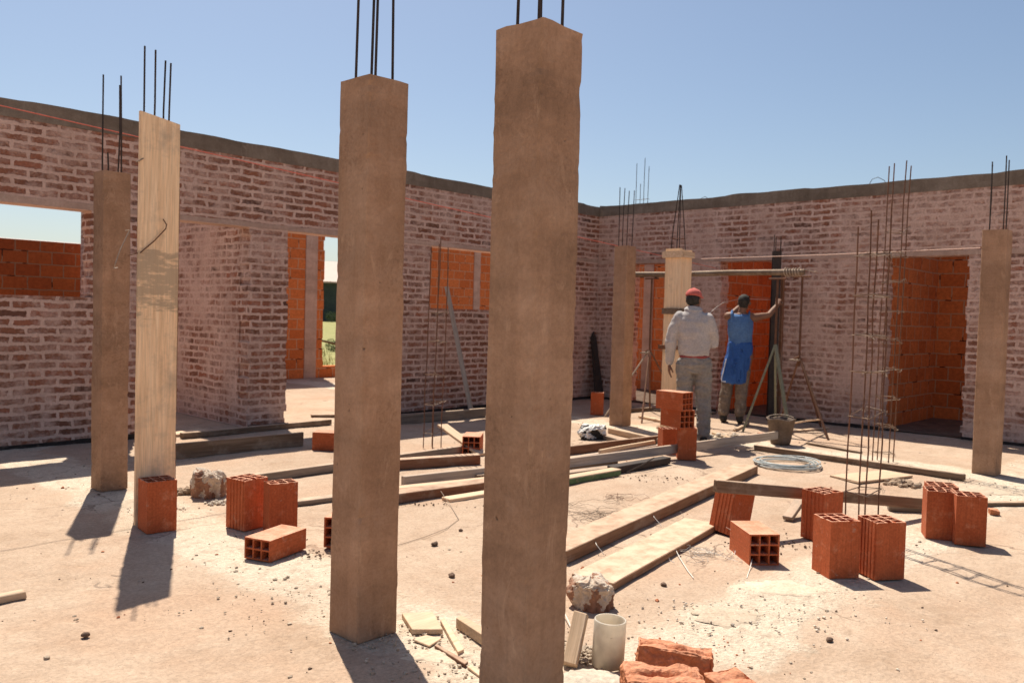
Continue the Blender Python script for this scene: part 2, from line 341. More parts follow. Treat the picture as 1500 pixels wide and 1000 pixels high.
M['blue_short'] = mk('bright_blue_cloth', (.022, .085, .30), (.04, .125, .39), 4, rough=.85, bmp=.3, bdist=.006, fine=50, objrand=0)
M['white_cloth'] = mk('white_trim', (.66, .68, .72), (.74, .76, .78), 6, rough=.9, objrand=0)
M['hair'] = mk('dark_hair', (.018, .015, .013), (.05, .045, .04), 30, rough=.8, bmp=.8, bdist=.004, fine=120, c3=(.10, .09, .08), objrand=0)
M['boot'] = mk('dark_boots', (.03, .026, .022), (.08, .065, .05), 10, rough=.8, objrand=0)
M['eye'] = mk('eye_white', (.6, .58, .55), (.7, .68, .65), 6, rough=.3, objrand=0)
M['grass'] = mk('dry_grass', (.22, .22, .07), (.36, .33, .13), 1.6, rough=.95, bmp=.9, bdist=.05, fine=14, c3=(.34, .29, .13), objrand=0)
M['leaf'] = mk('shrub_leaf', (.045, .075, .022), (.09, .13, .035), 3, rough=.8)
M['roof'] = mk('pinkish_roof_sheet', (.42, .30, .245), (.50, .375, .31), 1, (1, 8, 1), rough=.6, fine=6)
M['dark_wall'] = mk('dark_painted_wall', (.05, .065, .06), (.08, .095, .085), 1, rough=.9, fine=8)
M['ground'] = mat_ground()

# ------------------------------------------------------------------ object helpers
def tag(o, label=None, cat=None, group=None, kind=None):
    if label: o['label'] = label
    if cat: o['category'] = cat
    if group: o['group'] = group
    if kind: o['kind'] = kind
    return o
def empty(name, loc=(0, 0, 0), rz=0, label=None, cat=None, group=None):
    o = bpy.data.objects.new(name, None); COL.objects.link(o)
    o.location = loc; o.rotation_euler = (0, 0, rz); o.empty_display_size = .1
    return tag(o, label, cat, group)
def obj(name, bm, mat, parent=None, smooth=False, loc=None, rot=None):
    me = bpy.data.meshes.new(name)
    if isinstance(bm, bpy.types.Mesh): me = bm
    else:
        bmesh.ops.recalc_face_normals(bm, faces=bm.faces); bm.to_mesh(me); bm.free()
    for m in (mat if isinstance(mat, (list, tuple)) else [mat]): me.materials.append(M[m])
    if smooth:
        for p in me.polygons: p.use_smooth = True
    o = bpy.data.objects.new(name, me); COL.objects.link(o)
    if parent is not None: o.parent = parent
    if loc is not None: o.location = loc
    if rot is not None: o.rotation_euler = rot
    return o
def B(): return bmesh.new()
def box(bm, x0, x1, y0, y1, z0, z1, mi=0):
    vs = [bm.verts.new(p) for p in ((x0, y0, z0), (x1, y0, z0), (x1, y1, z0), (x0, y1, z0), (x0, y0, z1), (x1, y0, z1), (x1, y1, z1), (x0, y1, z1))]
    fs = []
    for f in ((3, 2, 1, 0), (4, 5, 6, 7), (0, 1, 5, 4), (1, 2, 6, 5), (2, 3, 7, 6), (3, 0, 4, 7)):
        q = bm.faces.new([vs[k] for k in f]); q.material_index = mi; fs.append(q)
    return vs
def frame(d):
    d = d.normalized(); a = Vector((0, 0, 1)) if abs(d.z) < .95 else Vector((1, 0, 0))
    s = d.cross(a).normalized(); return s, s.cross(d).normalized()
def tube(bm, pts, rad, n=6, cap=True, mi=0):
    pts = [Vector(p) for p in pts]; rings = []
    if not isinstance(rad, (list, tuple)): rad = [rad]*len(pts)
    s0 = None
    for k, p in enumerate(pts):
        d = (pts[min(k+1, len(pts)-1)] - pts[max(k-1, 0)])
        if d.length < 1e-9: d = Vector((0, 0, 1))
        d.normalize()
        if s0 is None: s, u = frame(d)
        else:
            s = (s0 - d*s0.dot(d))
            if s.length < 1e-6: s, u = frame(d)
            s.normalize(); u = s.cross(d)
        s0 = s; r = rad[k]; rx, ry = (r if isinstance(r, (list, tuple)) else (r, r))
        rings.append([bm.verts.new(p + s*(rx*math.cos(2*math.pi*j/n)) + u*(ry*math.sin(2*math.pi*j/n))) for j in range(n)])
    for a, b in zip(rings, rings[1:]):
        for j in range(n):
            f = bm.faces.new((a[j], a[(j+1) % n], b[(j+1) % n], b[j])); f.material_index = mi
    if cap:
        f = bm.faces.new(rings[0][::-1]); f.material_index = mi
        f = bm.faces.new(rings[-1]); f.material_index = mi
    return rings
def loft(bm, secs, n=20):
    """stack of horizontal ellipses (cx, cy, cz, rx, ry), closed at both ends"""
    rings = []
    for (cx, cy, cz, rx, ry) in secs:
        rings.append([bm.verts.new((cx+rx*math.cos(2*math.pi*j/n), cy+ry*math.sin(2*math.pi*j/n), cz)) for j in range(n)])
    for a, b in zip(rings, rings[1:]):
        for j in range(n): bm.faces.new((a[j], a[(j+1) % n], b[(j+1) % n], b[j]))
    bm.faces.new(rings[0][::-1]); bm.faces.new(rings[-1])
def ball(bm, c, r, sub=2):
    r = r if isinstance(r, (list, tuple)) else (r, r, r)
    g = bmesh.ops.create_icosphere(bm, subdivisions=sub, radius=1)
    for v in g['verts']: v.co = Vector((v.co.x*r[0], v.co.y*r[1], v.co.z*r[2])) + Vector(c)
    return g['verts']
def capsule(bm, pts, rad, n=10):
    """tapered limb with rounded ends"""
    tube(bm, pts, rad, n)
    for p, r in ((pts[0], rad[0]), (pts[-1], rad[-1])):
        rr = r if not isinstance(r, (list, tuple)) else min(r)
        ball(bm, p, rr*.98, 2)
def fuse(bm, voxel, smooth=3):
    """merge overlapping closed shapes into one continuous skin"""
    me = bpy.data.meshes.new('tmp'); bmesh.ops.recalc_face_normals(bm, faces=bm.faces); bm.to_mesh(me); bm.free()
    o = bpy.data.objects.new('tmp', me); COL.objects.link(o)
    r = o.modifiers.new('r', 'REMESH'); r.mode = 'VOXEL'; r.voxel_size = voxel
    if smooth:
        s = o.modifiers.new('s', 'SMOOTH'); s.factor = .5; s.iterations = smooth
    dg = bpy.context.evaluated_depsgraph_get(); dg.update()
    out = bpy.data.meshes.new_from_object(o.evaluated_get(dg))
    bpy.data.objects.remove(o); bpy.data.meshes.remove(me)
    return out
def wrinkle(me, amp, scale, stretch=(1, 1, 1), seed=0):
    for v in me.vertices:
        p = Vector((v.co.x*stretch[0], v.co.y*stretch[1], v.co.z*stretch[2]))*scale + Vector((seed, seed*1.7, 0))
        d = noise.noise(p) + .5*noise.noise(p*2.1)
        v.co += v.normal*(amp*d)
def jag(o_bm, amp, sc=8):
    for v in o_bm.verts:
        v.co += Vector((noise.noise(v.co*sc), noise.noise(v.co*sc+Vector((9, 0, 0))), noise.noise(v.co*sc+Vector((0, 9, 0)))))*amp

# ------------------------------------------------------------------ ground and sky
def axis(lo, hi, a, b, step):
    v = []; x = a
    while x <= b: v.append(x); x += step
    g = step; x = v[-1]
    while x < hi: g *= 1.35; x += g; v.append(min(x, hi))
    g = step; x = a; w = []
    while x > lo: g *= 1.35; x -= g; w.append(max(x, lo))
    return w[::-1]+v
bm = B()
xs = axis(-600, 900, -.4, 11.5, .07); ys = axis(-600, 900, -1.5, 10.5, .07)
def gz(x, y):
    p = Vector((x, y, 0))
    near = 1.0 if (-2 < x < 13 and -3 < y < 14) else 0.0
    return near*(.009*noise.noise(p*1.1) + .006*noise.noise(p*4.0) + .003*noise.noise(p*11)) - .004
grid = [[bm.verts.new((x, y, gz(x, y))) for y in ys] for x in xs]
for i in range(len(xs)-1):
    for j in range(len(ys)-1):
        bm.faces.new((grid[i][j], grid[i+1][j], grid[i+1][j+1], grid[i][j+1]))
g = obj('ground', bm, 'ground', smooth=True); tag(g, kind='structure')

# ------------------------------------------------------------------ walls
def course_wall(bm, along, base, thick, a0, a1, z1, holes, course=.0795, tooth=.017, sgn=1, seed=1):
    """wall laid course by course; openings get slightly toothed brick edges"""
    rr = random.Random(seed)
    zs = [0.0]; 
    while zs[-1] < z1-.02: zs.append(min(zs[-1]+course, z1))
    cuts = sorted({h[2] for h in holes} | {h[3] for h in holes})
    for c in cuts:
        k = min(range(len(zs)), key=lambda i: abs(zs[i]-c)); zs[k] = c
    zs = sorted(set(zs))
    for za, zb in zip(zs, zs[1:]):
        zm = (za+zb)/2; segs = [(a0, a1)]
        for (h0, h1, hz0, hz1) in holes:
            if hz0 < zm < hz1:
                j0, j1 = rr.uniform(-tooth, tooth), rr.uniform(-tooth, tooth); ns = []
                for (s0, s1) in segs:
                    if h1 <= s0 or h0 >= s1: ns.append((s0, s1)); continue
                    if h0 > s0: ns.append((s0, h0+j0))
                    if h1 < s1: ns.append((h1+j1, s1))
                segs = ns
        for (s0, s1) in segs:
            lo, hi = (base, base+thick) if sgn > 0 else (base-thick, base)
            if along == 'x': box(bm, s0, s1, lo, hi, za, zb)
            else: box(bm, lo, hi, s0, s1, za, zb)
def rough_beam(bm, along, a0, a1, b0, b1, z0, z1, amp=.012, step=.11, seed=0):
    """cast concrete beam with an uneven top"""
    n = int((a1-a0)/step)+1; rings = []
    for k in range(n+1):
        a = a0+(a1-a0)*k/n
        dz = amp*noise.noise(Vector((a*2.1, seed, 0)))*1.4 + (.02 if int((a+seed)/1.15) % 3 == 0 else 0.0)*.6 + .004*noise.noise(Vector((a*14, seed, 0)))
        dy = .004*noise.noise(Vector((a*5, seed, 4)))
        pts = ((a, b0+dy, z0+.006*noise.noise(Vector((a*6, seed, 9)))), (a, b1, z0), (a, b1, z1+dz*.8), (a, b0+dy, z1+dz))
        rings.append([bm.verts.new(p if along == 'x' else (p[1], p[0], p[2])) for p in pts])
    for r, s in zip(rings, rings[1:]):
        for j in range(4): bm.faces.new((r[j], r[(j+1) % 4], s[(j+1) % 4], s[j]))
    bm.faces.new(rings[0][::-1]); bm.faces.new(rings[-1])

TW = .22
wl = empty('brick_wall', (4, Y0, 0), 0, 'long left brick wall with a window hole, two doorways and a square window hole', 'wall')
bm = B()
course_wall(bm, 'x', Y0, TW, -4.0, X0+TW, 2.99, [(.6, 2.98, 1.40, LZ), (3.42, 4.64, 0, LZ), (5.11, 6.0, 0, LZ), (7.26, 9.4, 1.372, LZ)], seed=3)
def child(name, bm, mat, root, smooth=False):
    """bm is in world coordinates: move it into the root's frame"""
    inv = (Matrix.Translation(root.location) @ root.rotation_euler.to_matrix().to_4x4()).inverted()
    if isinstance(bm, bpy.types.Mesh): bm.transform(inv)
    else: bmesh.ops.transform(bm, matrix=inv, verts=bm.verts)
    return obj(name, bm, mat, root, smooth)
child('masonry', bm, 'brick', wl)
bm = B(); rough_beam(bm, 'x', -4.0, X0+TW+.004, Y0-.006, Y0+TW+.006, 2.99, HW, seed=1); child('top_beam', bm, 'beam', wl)
bm = B(); rough_beam(bm, 'x', -4.0, X0-.004, Y0-.004, Y0+.05, LZ+.004, LZ+.055, .006, seed=5); child('lintel_band', bm, 'lintel', wl)

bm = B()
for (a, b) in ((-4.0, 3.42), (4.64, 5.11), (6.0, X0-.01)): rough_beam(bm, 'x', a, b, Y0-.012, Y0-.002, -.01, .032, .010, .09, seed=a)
child('wall_foot_band', bm, 'near_black', wl)  # thin near-black strip along the wall foot
wr = empty('brick_wall', (X0, 3, 0), 0, 'right brick wall with three doorways showing orange blockwork behind the workers', 'wall')
bm = B()
course_wall(bm, 'y', X0, TW, -5.0, Y0-.003, 2.99, [(2.885, 3.825, 0, LZ-.03), (5.32, 6.17, 0, LZ-.03), (7.0, 7.76, 0, LZ-.03)], seed=8)
child('masonry', bm, 'brick_pale', wr)
bm = B(); rough_beam(bm, 'y', -5.0, Y0-.01, X0-.006, X0+TW+.006, 2.99, HW, seed=2); child('top_beam', bm, 'beam', wr)
bm = B(); rough_beam(bm, 'y', -5.0, Y0-.01, X0-.004, X0+.05, LZ-.026, LZ+.03, .006, seed=6); child('lintel_band', bm, 'lintel', wr)

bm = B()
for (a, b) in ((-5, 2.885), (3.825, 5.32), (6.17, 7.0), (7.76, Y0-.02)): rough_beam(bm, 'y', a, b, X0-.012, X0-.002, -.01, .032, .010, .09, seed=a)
child('wall_foot_band', bm, 'near_black', wr)  # same near-black foot strip on the right wall
# rooms behind the left wall
bm = B(); course_wall(bm, 'y', 4.64, .2, Y0+TW+.003, 13.6, 2.95, [], sgn=1, seed=4)
o = obj('brick_wall', bm, 'brick_pale'); tag(o, 'brick cross wall seen through the doorway right of the boarded column', 'wall')
YB = 13.9
zl = onY(20, 350, YB).z
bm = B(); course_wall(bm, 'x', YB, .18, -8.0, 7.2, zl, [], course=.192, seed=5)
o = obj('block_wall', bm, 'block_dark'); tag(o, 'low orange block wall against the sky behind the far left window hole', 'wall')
xa = onY(473, 480, YB).x; zs_ = onY(476, 536, YB).z
rt = empty('block_wall', (10, YB, 0), 0, 'tall orange block wall with concrete posts, behind the doorway and square window of the left wall', 'wall')
bm = B(); course_wall(bm, 'x', YB, .18, 7.35, 19, 3.2, [(xa, xa+1.6, zs_, 3.3)], course=.192, seed=6); child('blockwork', bm, 'block', rt)
x1, x2 = onY(446, 480, YB).x, onY(463, 480, YB).x
bm = B(); box(bm, x1, x2, YB-.015, YB+.05, 0, 3.19); child('post', bm, 'lintel', rt)
x1 = onY(694, 400, YB).x
bm = B(); box(bm, x1, x1+.2, YB-.015, YB+.05, 0, 3.19); child('post', bm, 'lintel', rt)
# rooms behind the right wall
XB = 12.95
rt = empty('block_wall', (XB, 5, 0), 0, 'orange block wall at the back of the rooms behind the right wall doorways', 'wall')
bm = B(); course_wall(bm, 'y', XB, .18, -5, 9.6, 2.95, [], course=.192, seed=7); child('blockwork', bm, 'block', rt)
bm = B(); ya = onX(948, 450, XB-.02).y; box(bm, XB-.02, XB+.04, ya-.12, ya+.09, 0, 2.94); child('post', bm, 'lintel', rt)
for yy, lab in ((3.83, 'orange block partition meeting the left edge of the rightmost doorway'), (6.18, 'orange block partition at the left edge of the middle doorway behind the worker in blue')):
    bm = B(); course_wall(bm, 'x', yy, .14, X0+TW+.003, XB-.003, 2.9, [], course=.192, seed=int(yy*10))
    o = obj('block_partition', bm, 'block'); tag(o, lab, 'partition')
bm = B(); course_wall(bm, 'y', 15.2, .2, 1.0, 13.0, 2.9, [], course=.192, seed=17)

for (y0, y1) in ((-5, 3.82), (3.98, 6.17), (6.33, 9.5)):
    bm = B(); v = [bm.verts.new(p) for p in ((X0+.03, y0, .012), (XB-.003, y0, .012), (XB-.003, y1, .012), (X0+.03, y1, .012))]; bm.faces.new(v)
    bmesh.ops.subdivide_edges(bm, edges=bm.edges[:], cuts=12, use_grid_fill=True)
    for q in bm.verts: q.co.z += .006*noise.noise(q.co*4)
    tag(obj('room_shade_floor', bm, 'shade_floor'), kind='structure')  # added dark sheets: the room shade is put into their colour
# the world beyond
bm = B(); n = 24
p0 = Vector((-60, YB+.35, 0)); 
vsx = [[bm.verts.new((-60+ i*12, YB+.3 + j*14, .02)) for j in range(22)] for i in range(31)]
for i in range(30):
    for j in range(21): bm.faces.new((vsx[i][j], vsx[i+1][j], vsx[i+1][j+1], vsx[i][j+1]))
o = obj('grass_field', bm, 'grass'); tag(o, kind='structure')
bm = B(); r2 = random.Random(11)
for k in range(1500):
    x = r2.uniform(6.5, 16); y = YB+.5+abs(r2.gauss(0, 6)); h = r2.uniform(.08, .32); a = r2.uniform(0, 6.28); w = .012
    b0 = Vector((x, y, .02)); s = Vector((math.cos(a), math.sin(a), 0))*w; tip = b0+Vector((r2.uniform(-.1, .1), r2.uniform(-.1, .1), h))
    bm.faces.new([bm.verts.new(q) for q in (b0-s, b0+s, tip)])
o = obj('grass_tufts', bm, 'grass'); tag(o, 'dry grass growing outside beyond the orange block wall', 'grass', kind='stuff')
# far shed with a pinkish roof
def shed(c, ux, ln, dp, wz, rz, label):
    rt = empty('shed', (c.x, c.y, 0), math.atan2(ux.y, ux.x), label, 'shed')
    bm = B(); box(bm, -ln/2, ln/2, 0, dp, 0, wz); obj('wall', bm, 'dark_wall', rt)
    bm = B()
    pr = [(-.6, wz+.02), (dp/2, rz), (dp+.6, wz+.02), (dp+.6, wz-.15), (dp/2, rz-.16), (-.6, wz-.15)]
    a = [bm.verts.new((-ln/2-.5, p[0], p[1])) for p in pr]; b = [bm.verts.new((ln/2+.5, p[0], p[1])) for p in pr]
    for j in range(6): bm.faces.new((a[j], a[(j+1) % 6], b[(j+1) % 6], b[j]))
    bm.faces.new((a[0], a[1], a[4], a[5])); bm.faces.new((a[1], a[2], a[3], a[4])); bm.faces.new((b[5], b[4], b[1], b[0])); bm.faces.new((b[4], b[3], b[2], b[1]))
    obj('roof', bm, 'roof', rt)
    for k in range(int(ln/6)):
        bm = B(); box(bm, -ln/2+2+k*6, -ln/2+3.2+k*6, -.05, -.003, .02, 2.2); obj('door', bm, 'wood_old', rt)
    return rt
def far(px, py, d):
    r = _ray(px, py); return Vector((0, 0, CH)) + r*d
sd = far(500, 455, 90)
shed(Vector((sd.x, sd.y, 0)), Vector((1, -.35, 0)), 26, 9, far(480, 413, 90).z, far(480, 384, 95).z, 'distant dark shed with pinkish roof seen through the doorway of the left wall')
sd2 = far(40, 440, 75)
shed(Vector((sd2.x, sd2.y, 0)), Vector((1, 0, 0)), 34, 9, far(60, 362, 75).z, far(60, 351.5, 79).z, 'distant shed whose pale roof just clears the low orange wall at far left')
def shrub(P, r, label, seed):
    rr = random.Random(seed); rt = empty('shrub', (P.x, P.y, 0), 0, label, 'shrub')
    bm = B()
    for k in range(900):
        v = Vector((rr.gauss(0, 1), rr.gauss(0, 1), rr.gauss(0, 1))).normalized()*(rr.uniform(.35, 1)**.6)
        v = Vector((v.x*r*1.2, v.y*r*1.2, r*.95+v.z*r*.9)) * (1+.25*noise.noise(v*3))
        a, b = Vector((rr.uniform(-1, 1), rr.uniform(-1, 1), rr.uniform(-1, 1))).normalized(), Vector((rr.uniform(-1, 1), rr.uniform(-1, 1), rr.uniform(-1, 1))).normalized()
        s = r*.10
        bm.faces.new([bm.verts.new(q) for q in (v-a*s, v+b*s*.6, v+a*s, v-b*s*.6)])
    obj('foliage', bm, 'leaf', rt)
    bm = B(); tube(bm, [(0, 0, 0), (.1*r, 0, .6*r), (.05*r, .1*r, 1.2*r)], [.06*r, .05*r, .02*r]); obj('stem', bm, 'wood_old', rt)
for k, (px, py, d, r, lab) in enumerate(((486, 454, 85, .6, 'round green shrub before the distant dark shed'), (488, 520, 26, .22, 'small green bush in the grass near the doorway view'))):
    q = far(px, py, d); shrub(q, r, lab, 30+k)
q = onY(484, 500, 19); bm = B(); tube(bm, [Vector((q.x-.36, q.y+.1, 0)), q+Vector((-.35, .1, .05)), q+Vector((.4, 0, -.12)), Vector((q.x+.41, q.y, 0))], .04, 6)
tag(obj('wooden_rail', bm, 'wood_old'), 'short dark wooden rail standing in the grass outside the doorway', 'rail')

# ------------------------------------------------------------------ columns
def rods(root, base, spec, r=.0055, mat='rebar', zb=2.2, name='rebar'):
    """spec: (dx, dy, top z, lean x, lean y) in world metres from base"""
    for (dx, dy, zt, lx, ly) in spec:
        bm = B(); a = Vector((base.x+dx, base.y+dy, zb)); b = Vector((base.x+dx+lx, base.y+dy+ly, zt)); m_ = (a+b)/2+Vector((rnd.uniform(-.006, .006), rnd.uniform(-.006, .006), 0))
        tube(bm, [a, m_, b], r, 6); child(name, bm, mat, root)
def shaft(x, y, w, d, h, seed, rz=0, taper=.0):
    """cast column: board-marked faces, nibbled arrises with a thin grout fin, uneven top"""
    bm = B(); n = int(h/.022); ring = []
    c = .005; pp = []
    cor = [Vector((0, 0)), Vector((w, 0)), Vector((w, d)), Vector((0, d))]
    for k in range(4):
        a, b = cor[k], cor[(k+1) % 4]; e = (b-a).normalized()
        pp.append((a+e*c, 1, a)); pp.append((a+e*.016, .45, a))
        for f in (.25, .5, .75): pp.append((a.lerp(b, f), 0, a))
        pp.append((b-e*.016, .45, b)); pp.append((b-e*c, 1, b))
    for k in range(n+1):
        z = h*k/n; row = []
        for q, ar, cn in pp:
            v = Vector((q.x-w/2, q.y-d/2, z)); s3 = Vector((seed*3.1, seed*1.7, 0))
            o = Vector((noise.noise(Vector((v.x*8+seed, v.y*8, z*2.1))), noise.noise(Vector((v.x*8+seed, v.y*8+5, z*2.1))), 0))*.0035
            o += Vector((noise.noise(v*40+s3), noise.noise(v*40-s3), 0))*.0007
            if ar:
                cc = Vector((cn.x-w/2, cn.y-d/2)); g_ = noise.noise(Vector((cc.x*50, cc.y*50+seed, z*7)))+.6*noise.noise(Vector((cc.x*50, cc.y*50+seed, z*26)))
                chip = max(0, g_-.32)*.015*ar; fin = max(0, -g_-.25)*.006*(1 if ar == 1 else 0)
                dirn = Vector((cc.x, cc.y, 0)).normalized(); o += dirn*(fin-chip)
            if k >= n-1: o.z = (.012 if k == n else .006)*noise.noise(Vector((v.x*9+seed, v.y*9, 3)))
            row.append(bm.verts.new(v+o))
        ring.append(row)
    m = len(pp)
    for a, b in zip(ring, ring[1:]):
        for j in range(m): bm.faces.new((a[j], a[(j+1) % m], b[(j+1) % m], b[j]))
    bm.faces.new(ring[-1]); bm.faces.new(ring[0][::-1])
    M4 = Matrix.Translation((x+w/2, y+d/2, 0)) @ Matrix.Rotation(rz, 4, 'Z')
    bmesh.ops.transform(bm, matrix=M4, verts=bm.verts)
    return bm
cg = 'bare concrete columns of the gallery'
def column(x, y, w, h, label, rspec, seed, rz=0, r=.0055):
    rt = empty('concrete_column', (x+w/2, y+w/2, 0), 0, label, 'column', cg)
    child('shaft', shaft(x, y, w, w, h, seed, rz), 'column', rt)
    rods(rt, Vector((x+w/2, y+w/2, 0)), rspec, r, zb=h-.06)
    return rt
column(1.945, 1.757, .208, 2.28, 'tallest and nearest concrete column in the middle foreground', [(-.05, .055, 3.2, .01, 0), (-.06, -.05, 3.3, .0, 0.01), (.055, -.05, 3.3, 0, 0), (.06, .05, 3.2, 0, 0)], 1)
column(1.986, 2.706, .2, 2.285, 'concrete column left of the nearest one, sunlit scraps at its foot', [(-.055, .055, 3.5, .03, 0), (-.05, -.045, 3.4, .02, 0), (-.012, -.02, 3.45, .03, .01), (.055, -.05, 3.5, 0, 0.02)], 2)
column(2.25, 6.16, .19, 2.285, 'concrete column at far left, beside the boarded column', [(-.06, .03, hgt(Vector((2.26, 6.25, 0)), 107), .0, .0), (.05, -.03, hgt(Vector((2.42, 6.23, 0)), 113), -.01, .0), (.055, .05, hgt(Vector((2.42, 6.23, 0)), 124), .0, -.02), (-.055, -.055, 2.42, 0, .0)], 3)
column(8.31, 6.0, .195, 2.225, 'concrete column with a string tied at its top, left of the two workers', [(-.06, .06, 2.95, -.01, 0), (.0, .05, 2.95, .02, 0), (-.06, -.06, 2.9, .02, .0), (.06, -.05, 2.92, .02, .0)], 4)
column(8.465, 1.945, .2, 2.235, 'concrete column on the right, in front of the rightmost doorway edge', [(-.05, .055, 2.86, .0, 0), (-.06, -.06, 2.9, .0, 0), (.06, -.055, 2.88, .0, .0), (.04, .075, 2.85, .0, 0)], 5)
# column with a board still on one side
rt = empty('concrete_column', (2.22, 5.15, 0), 0, 'concrete column at left with a pale formwork board on its front', 'column', 'columns with formwork boards on')
child('shaft', shaft(2.115, 5.06, .185, .185, 2.32, 6), 'column', rt)
base = Vector((2.21, 5.15, 0))
rods(rt, base, [(-.075, .06, hgt(Vector((2.14, 5.21, 0)), 68), .0, .0), (-.062, -.055, hgt(Vector((2.15, 5.09, 0)), 73), .005, 0), (.04, .05, hgt(Vector((2.24, 5.2, 0)), 88), .01, 0), (.065, .03, hgt(Vector((2.27, 5.18, 0)), 92), .01, 0)], .0055, zb=2.26)
bm = B(); box(bm, -.12, .12, -.012, .012, .015, 2.475)
bmesh.ops.subdivide_edges(bm, edges=[e for e in bm.edges if abs(e.verts[0].co.z-e.verts[1].co.z) > 1], cuts=14)
for v in bm.verts: v.co.y += .003*math.sin(v.co.z*2.2); v.co.x += .003*noise.noise(v.co*2); v.co.z += (.02*(-v.co.x/.12) if v.co.z > 2.4 else 0)
o = obj('formwork_board', bm, 'wood_stained', rt); o.location = Vector((2.161, 5.044, 0))-rt.location
# wire hook through the board
P = onY(207, 369, 5.03); bm = B()
q1, q2, q3, q4, q5 = onY(190, 337, 5.0), onY(176, 366, 4.97), onY(169, 386, 4.95), onY(167, 393, 4.96), onY(172, 392, 4.99)
tube(bm, [q1+Vector((.0, .06, .0)), q1, q2, q3, q4, q5], .0032, 5); child('wire_hook', bm, 'tie', rt)
bm = B(); tube(bm, [onY(188, 374, 5.1), onY(206, 370, 5.028), onY(226, 353, 5.018), onY(243, 335, 5.012), onY(244, 329, 5.012), onY(239, 321, 5.018)], .0035, 5); child('wire_hook', bm, 'rust', rt)
bm = B(); tube(bm, [onY(200, 237, 5.05), onY(203, 236, 5.02), onY(210, 232, 5.02)], .004, 5); child('wire_hook', bm, 'tie', rt)

# boxed column by the workers
rt = empty('concrete_column', (8.55, 5.43, 0), 0, 'column boxed in pale formwork boards beside the worker in grey', 'column', 'columns with formwork boards on')
bx, by, bs = 8.45, 5.32, .215
child('shaft', shaft(bx+.03, by+.03, bs-.06, bs-.06, 2.12, 9), 'column', rt)
bm = B(); box(bm, bx, bx+.025, by, by+bs, .01, 2.18); child('formwork_board', bm, 'wood_form', rt)
bm = B(); box(bm, bx+.027, bx+bs, by-.004, by+.022, .01, 2.165); child('formwork_board', bm, 'wood_form', rt)
bm = B(); box(bm, bx+.03, bx+bs, by+bs-.025, by+bs+.001, .01, 2.17); child('formwork_board', bm, 'wood_form', rt)
bm = B(); box(bm, bx+bs+.002, bx+bs+.026, by, by+bs, .01, 2.17); child('formwork_board', bm, 'wood_form', rt)
def yoke(z, h, ex, mat):
    t_ = .03
    bm = B(); box(bm, bx-t_, bx-.002, by-ex, by+bs+ex, z, z+h); child('yoke', bm, mat, rt)
    bm = B(); box(bm, bx+.003, bx+bs+ex, by-t_-.006, by-.007, z+.004, z+h-.002); child('yoke', bm, mat, rt)
yoke(2.07, .075, .03, 'wood_new'); yoke(1.40, .07, .01, 'wood_old'); yoke(.98, .05, .05, 'wood_red'); yoke(.30, .05, .05, 'wood_red')
tp = hgt(Vector((8.55, 5.43, 0)), 266)
for (dx, dy) in ((-.06, .07), (-.07, -.06), (.07, -.06), (.06, .06)):
    bm = B(); tube(bm, [(8.555+dx, 5.43+dy, 2.1), (8.555+dx*.75, 5.43+dy*.75, 2.4), (8.56+dx*.12, 5.43+dy*.12, tp-abs(dx)*.6)], .006, 6); child('rebar', bm, 'rebar', rt)
bm = B(); tube(bm, [(8.5, 5.49, 2.3), (8.49, 5.38, 2.3), (8.61, 5.37, 2.3), (8.61, 5.49, 2.3), (8.5, 5.49, 2.3)], .004, 5); child('stirrup', bm, 'rust', rt)

# ------------------------------------------------------------------ rebar cages
def cage(root, x, y, s, tops, stz, rz=0, r=.0055, mat='rust', lean=(0, 0)):
    cs = [(-s, -s), (s, -s), (s, s), (-s, s)]
    cr, sr_ = math.cos(rz), math.sin(rz)
    def at(c, z): return Vector((x+c[0]*cr-c[1]*sr_+lean[0]*z, y+c[0]*sr_+c[1]*cr+lean[1]*z, z))
    for c, tz in zip(cs, tops):
        bm = B(); k = 7
        tube(bm, [at(c, tz*i/k)+Vector((noise.noise(Vector((x, i*.9, c[0]*40)))*.012, noise.noise(Vector((y, i*.9, c[1]*40)))*.012, 0))*(1 if i else 0) for i in range(k+1)], r, 6); child('rebar', bm, mat, root)
    for z in stz:
        bm = B(); tl = rnd.uniform(-.04, .04); e = 1.12
        ring = [at((c[0]*e, c[1]*e), z+tl*(c[0]/s)*.6+rnd.uniform(-.01, .01)) for c in cs]
        tube(bm, ring+[ring[0], ring[0]+(ring[2]-ring[0]).normalized()*.05], .0038, 5)
        child('stirrup', bm, 'stirrup', root)
        bm = B(); w = []
        for q in ring[:3]:
            w += [q+Vector((rnd.uniform(-.022, .022), rnd.uniform(-.022, .022), rnd.uniform(-.03, .02))) for _ in range(5)]+[q]
        tube(bm, w, .0016, 4)
        child('tie_wire', bm, 'tie', root)
p = G(1268, 790); rt = empty('rebar_cage', p, 0, 'upright rusty rebar cage behind the front pair of hollow bricks', 'rebar cage', 'upright rebar cages')
cage(rt, p.x+.06, p.y+.05, .068, (hgt(p, 322), hgt(p, 300)+.02, hgt(p, 322)+.08, hgt(p, 330)), [hgt(p, v) for v in (722, 606, 545, 492, 434, 372)], -.25, .005)
p = G(1293, 676); rt = empty('rebar_cage', p, 0, 'tall rebar cage rising above the right wall, left of the rightmost doorway', 'rebar cage', 'upright rebar cages')
cage(rt, p.x, p.y, .075, (hgt(p, 238), hgt(p, 242), hgt(p, 236), hgt(p, 244)), [hgt(p, v) for v in (663, 622, 583, 540, 500, 455, 412, 372, 338)], .05, .006, 'rust', (.012, -.012))
p = G(633, 656); rt = empty('rebar_cage', p, 0, 'thin rebar cage standing before the square window of the left wall', 'rebar cage', 'upright rebar cages')
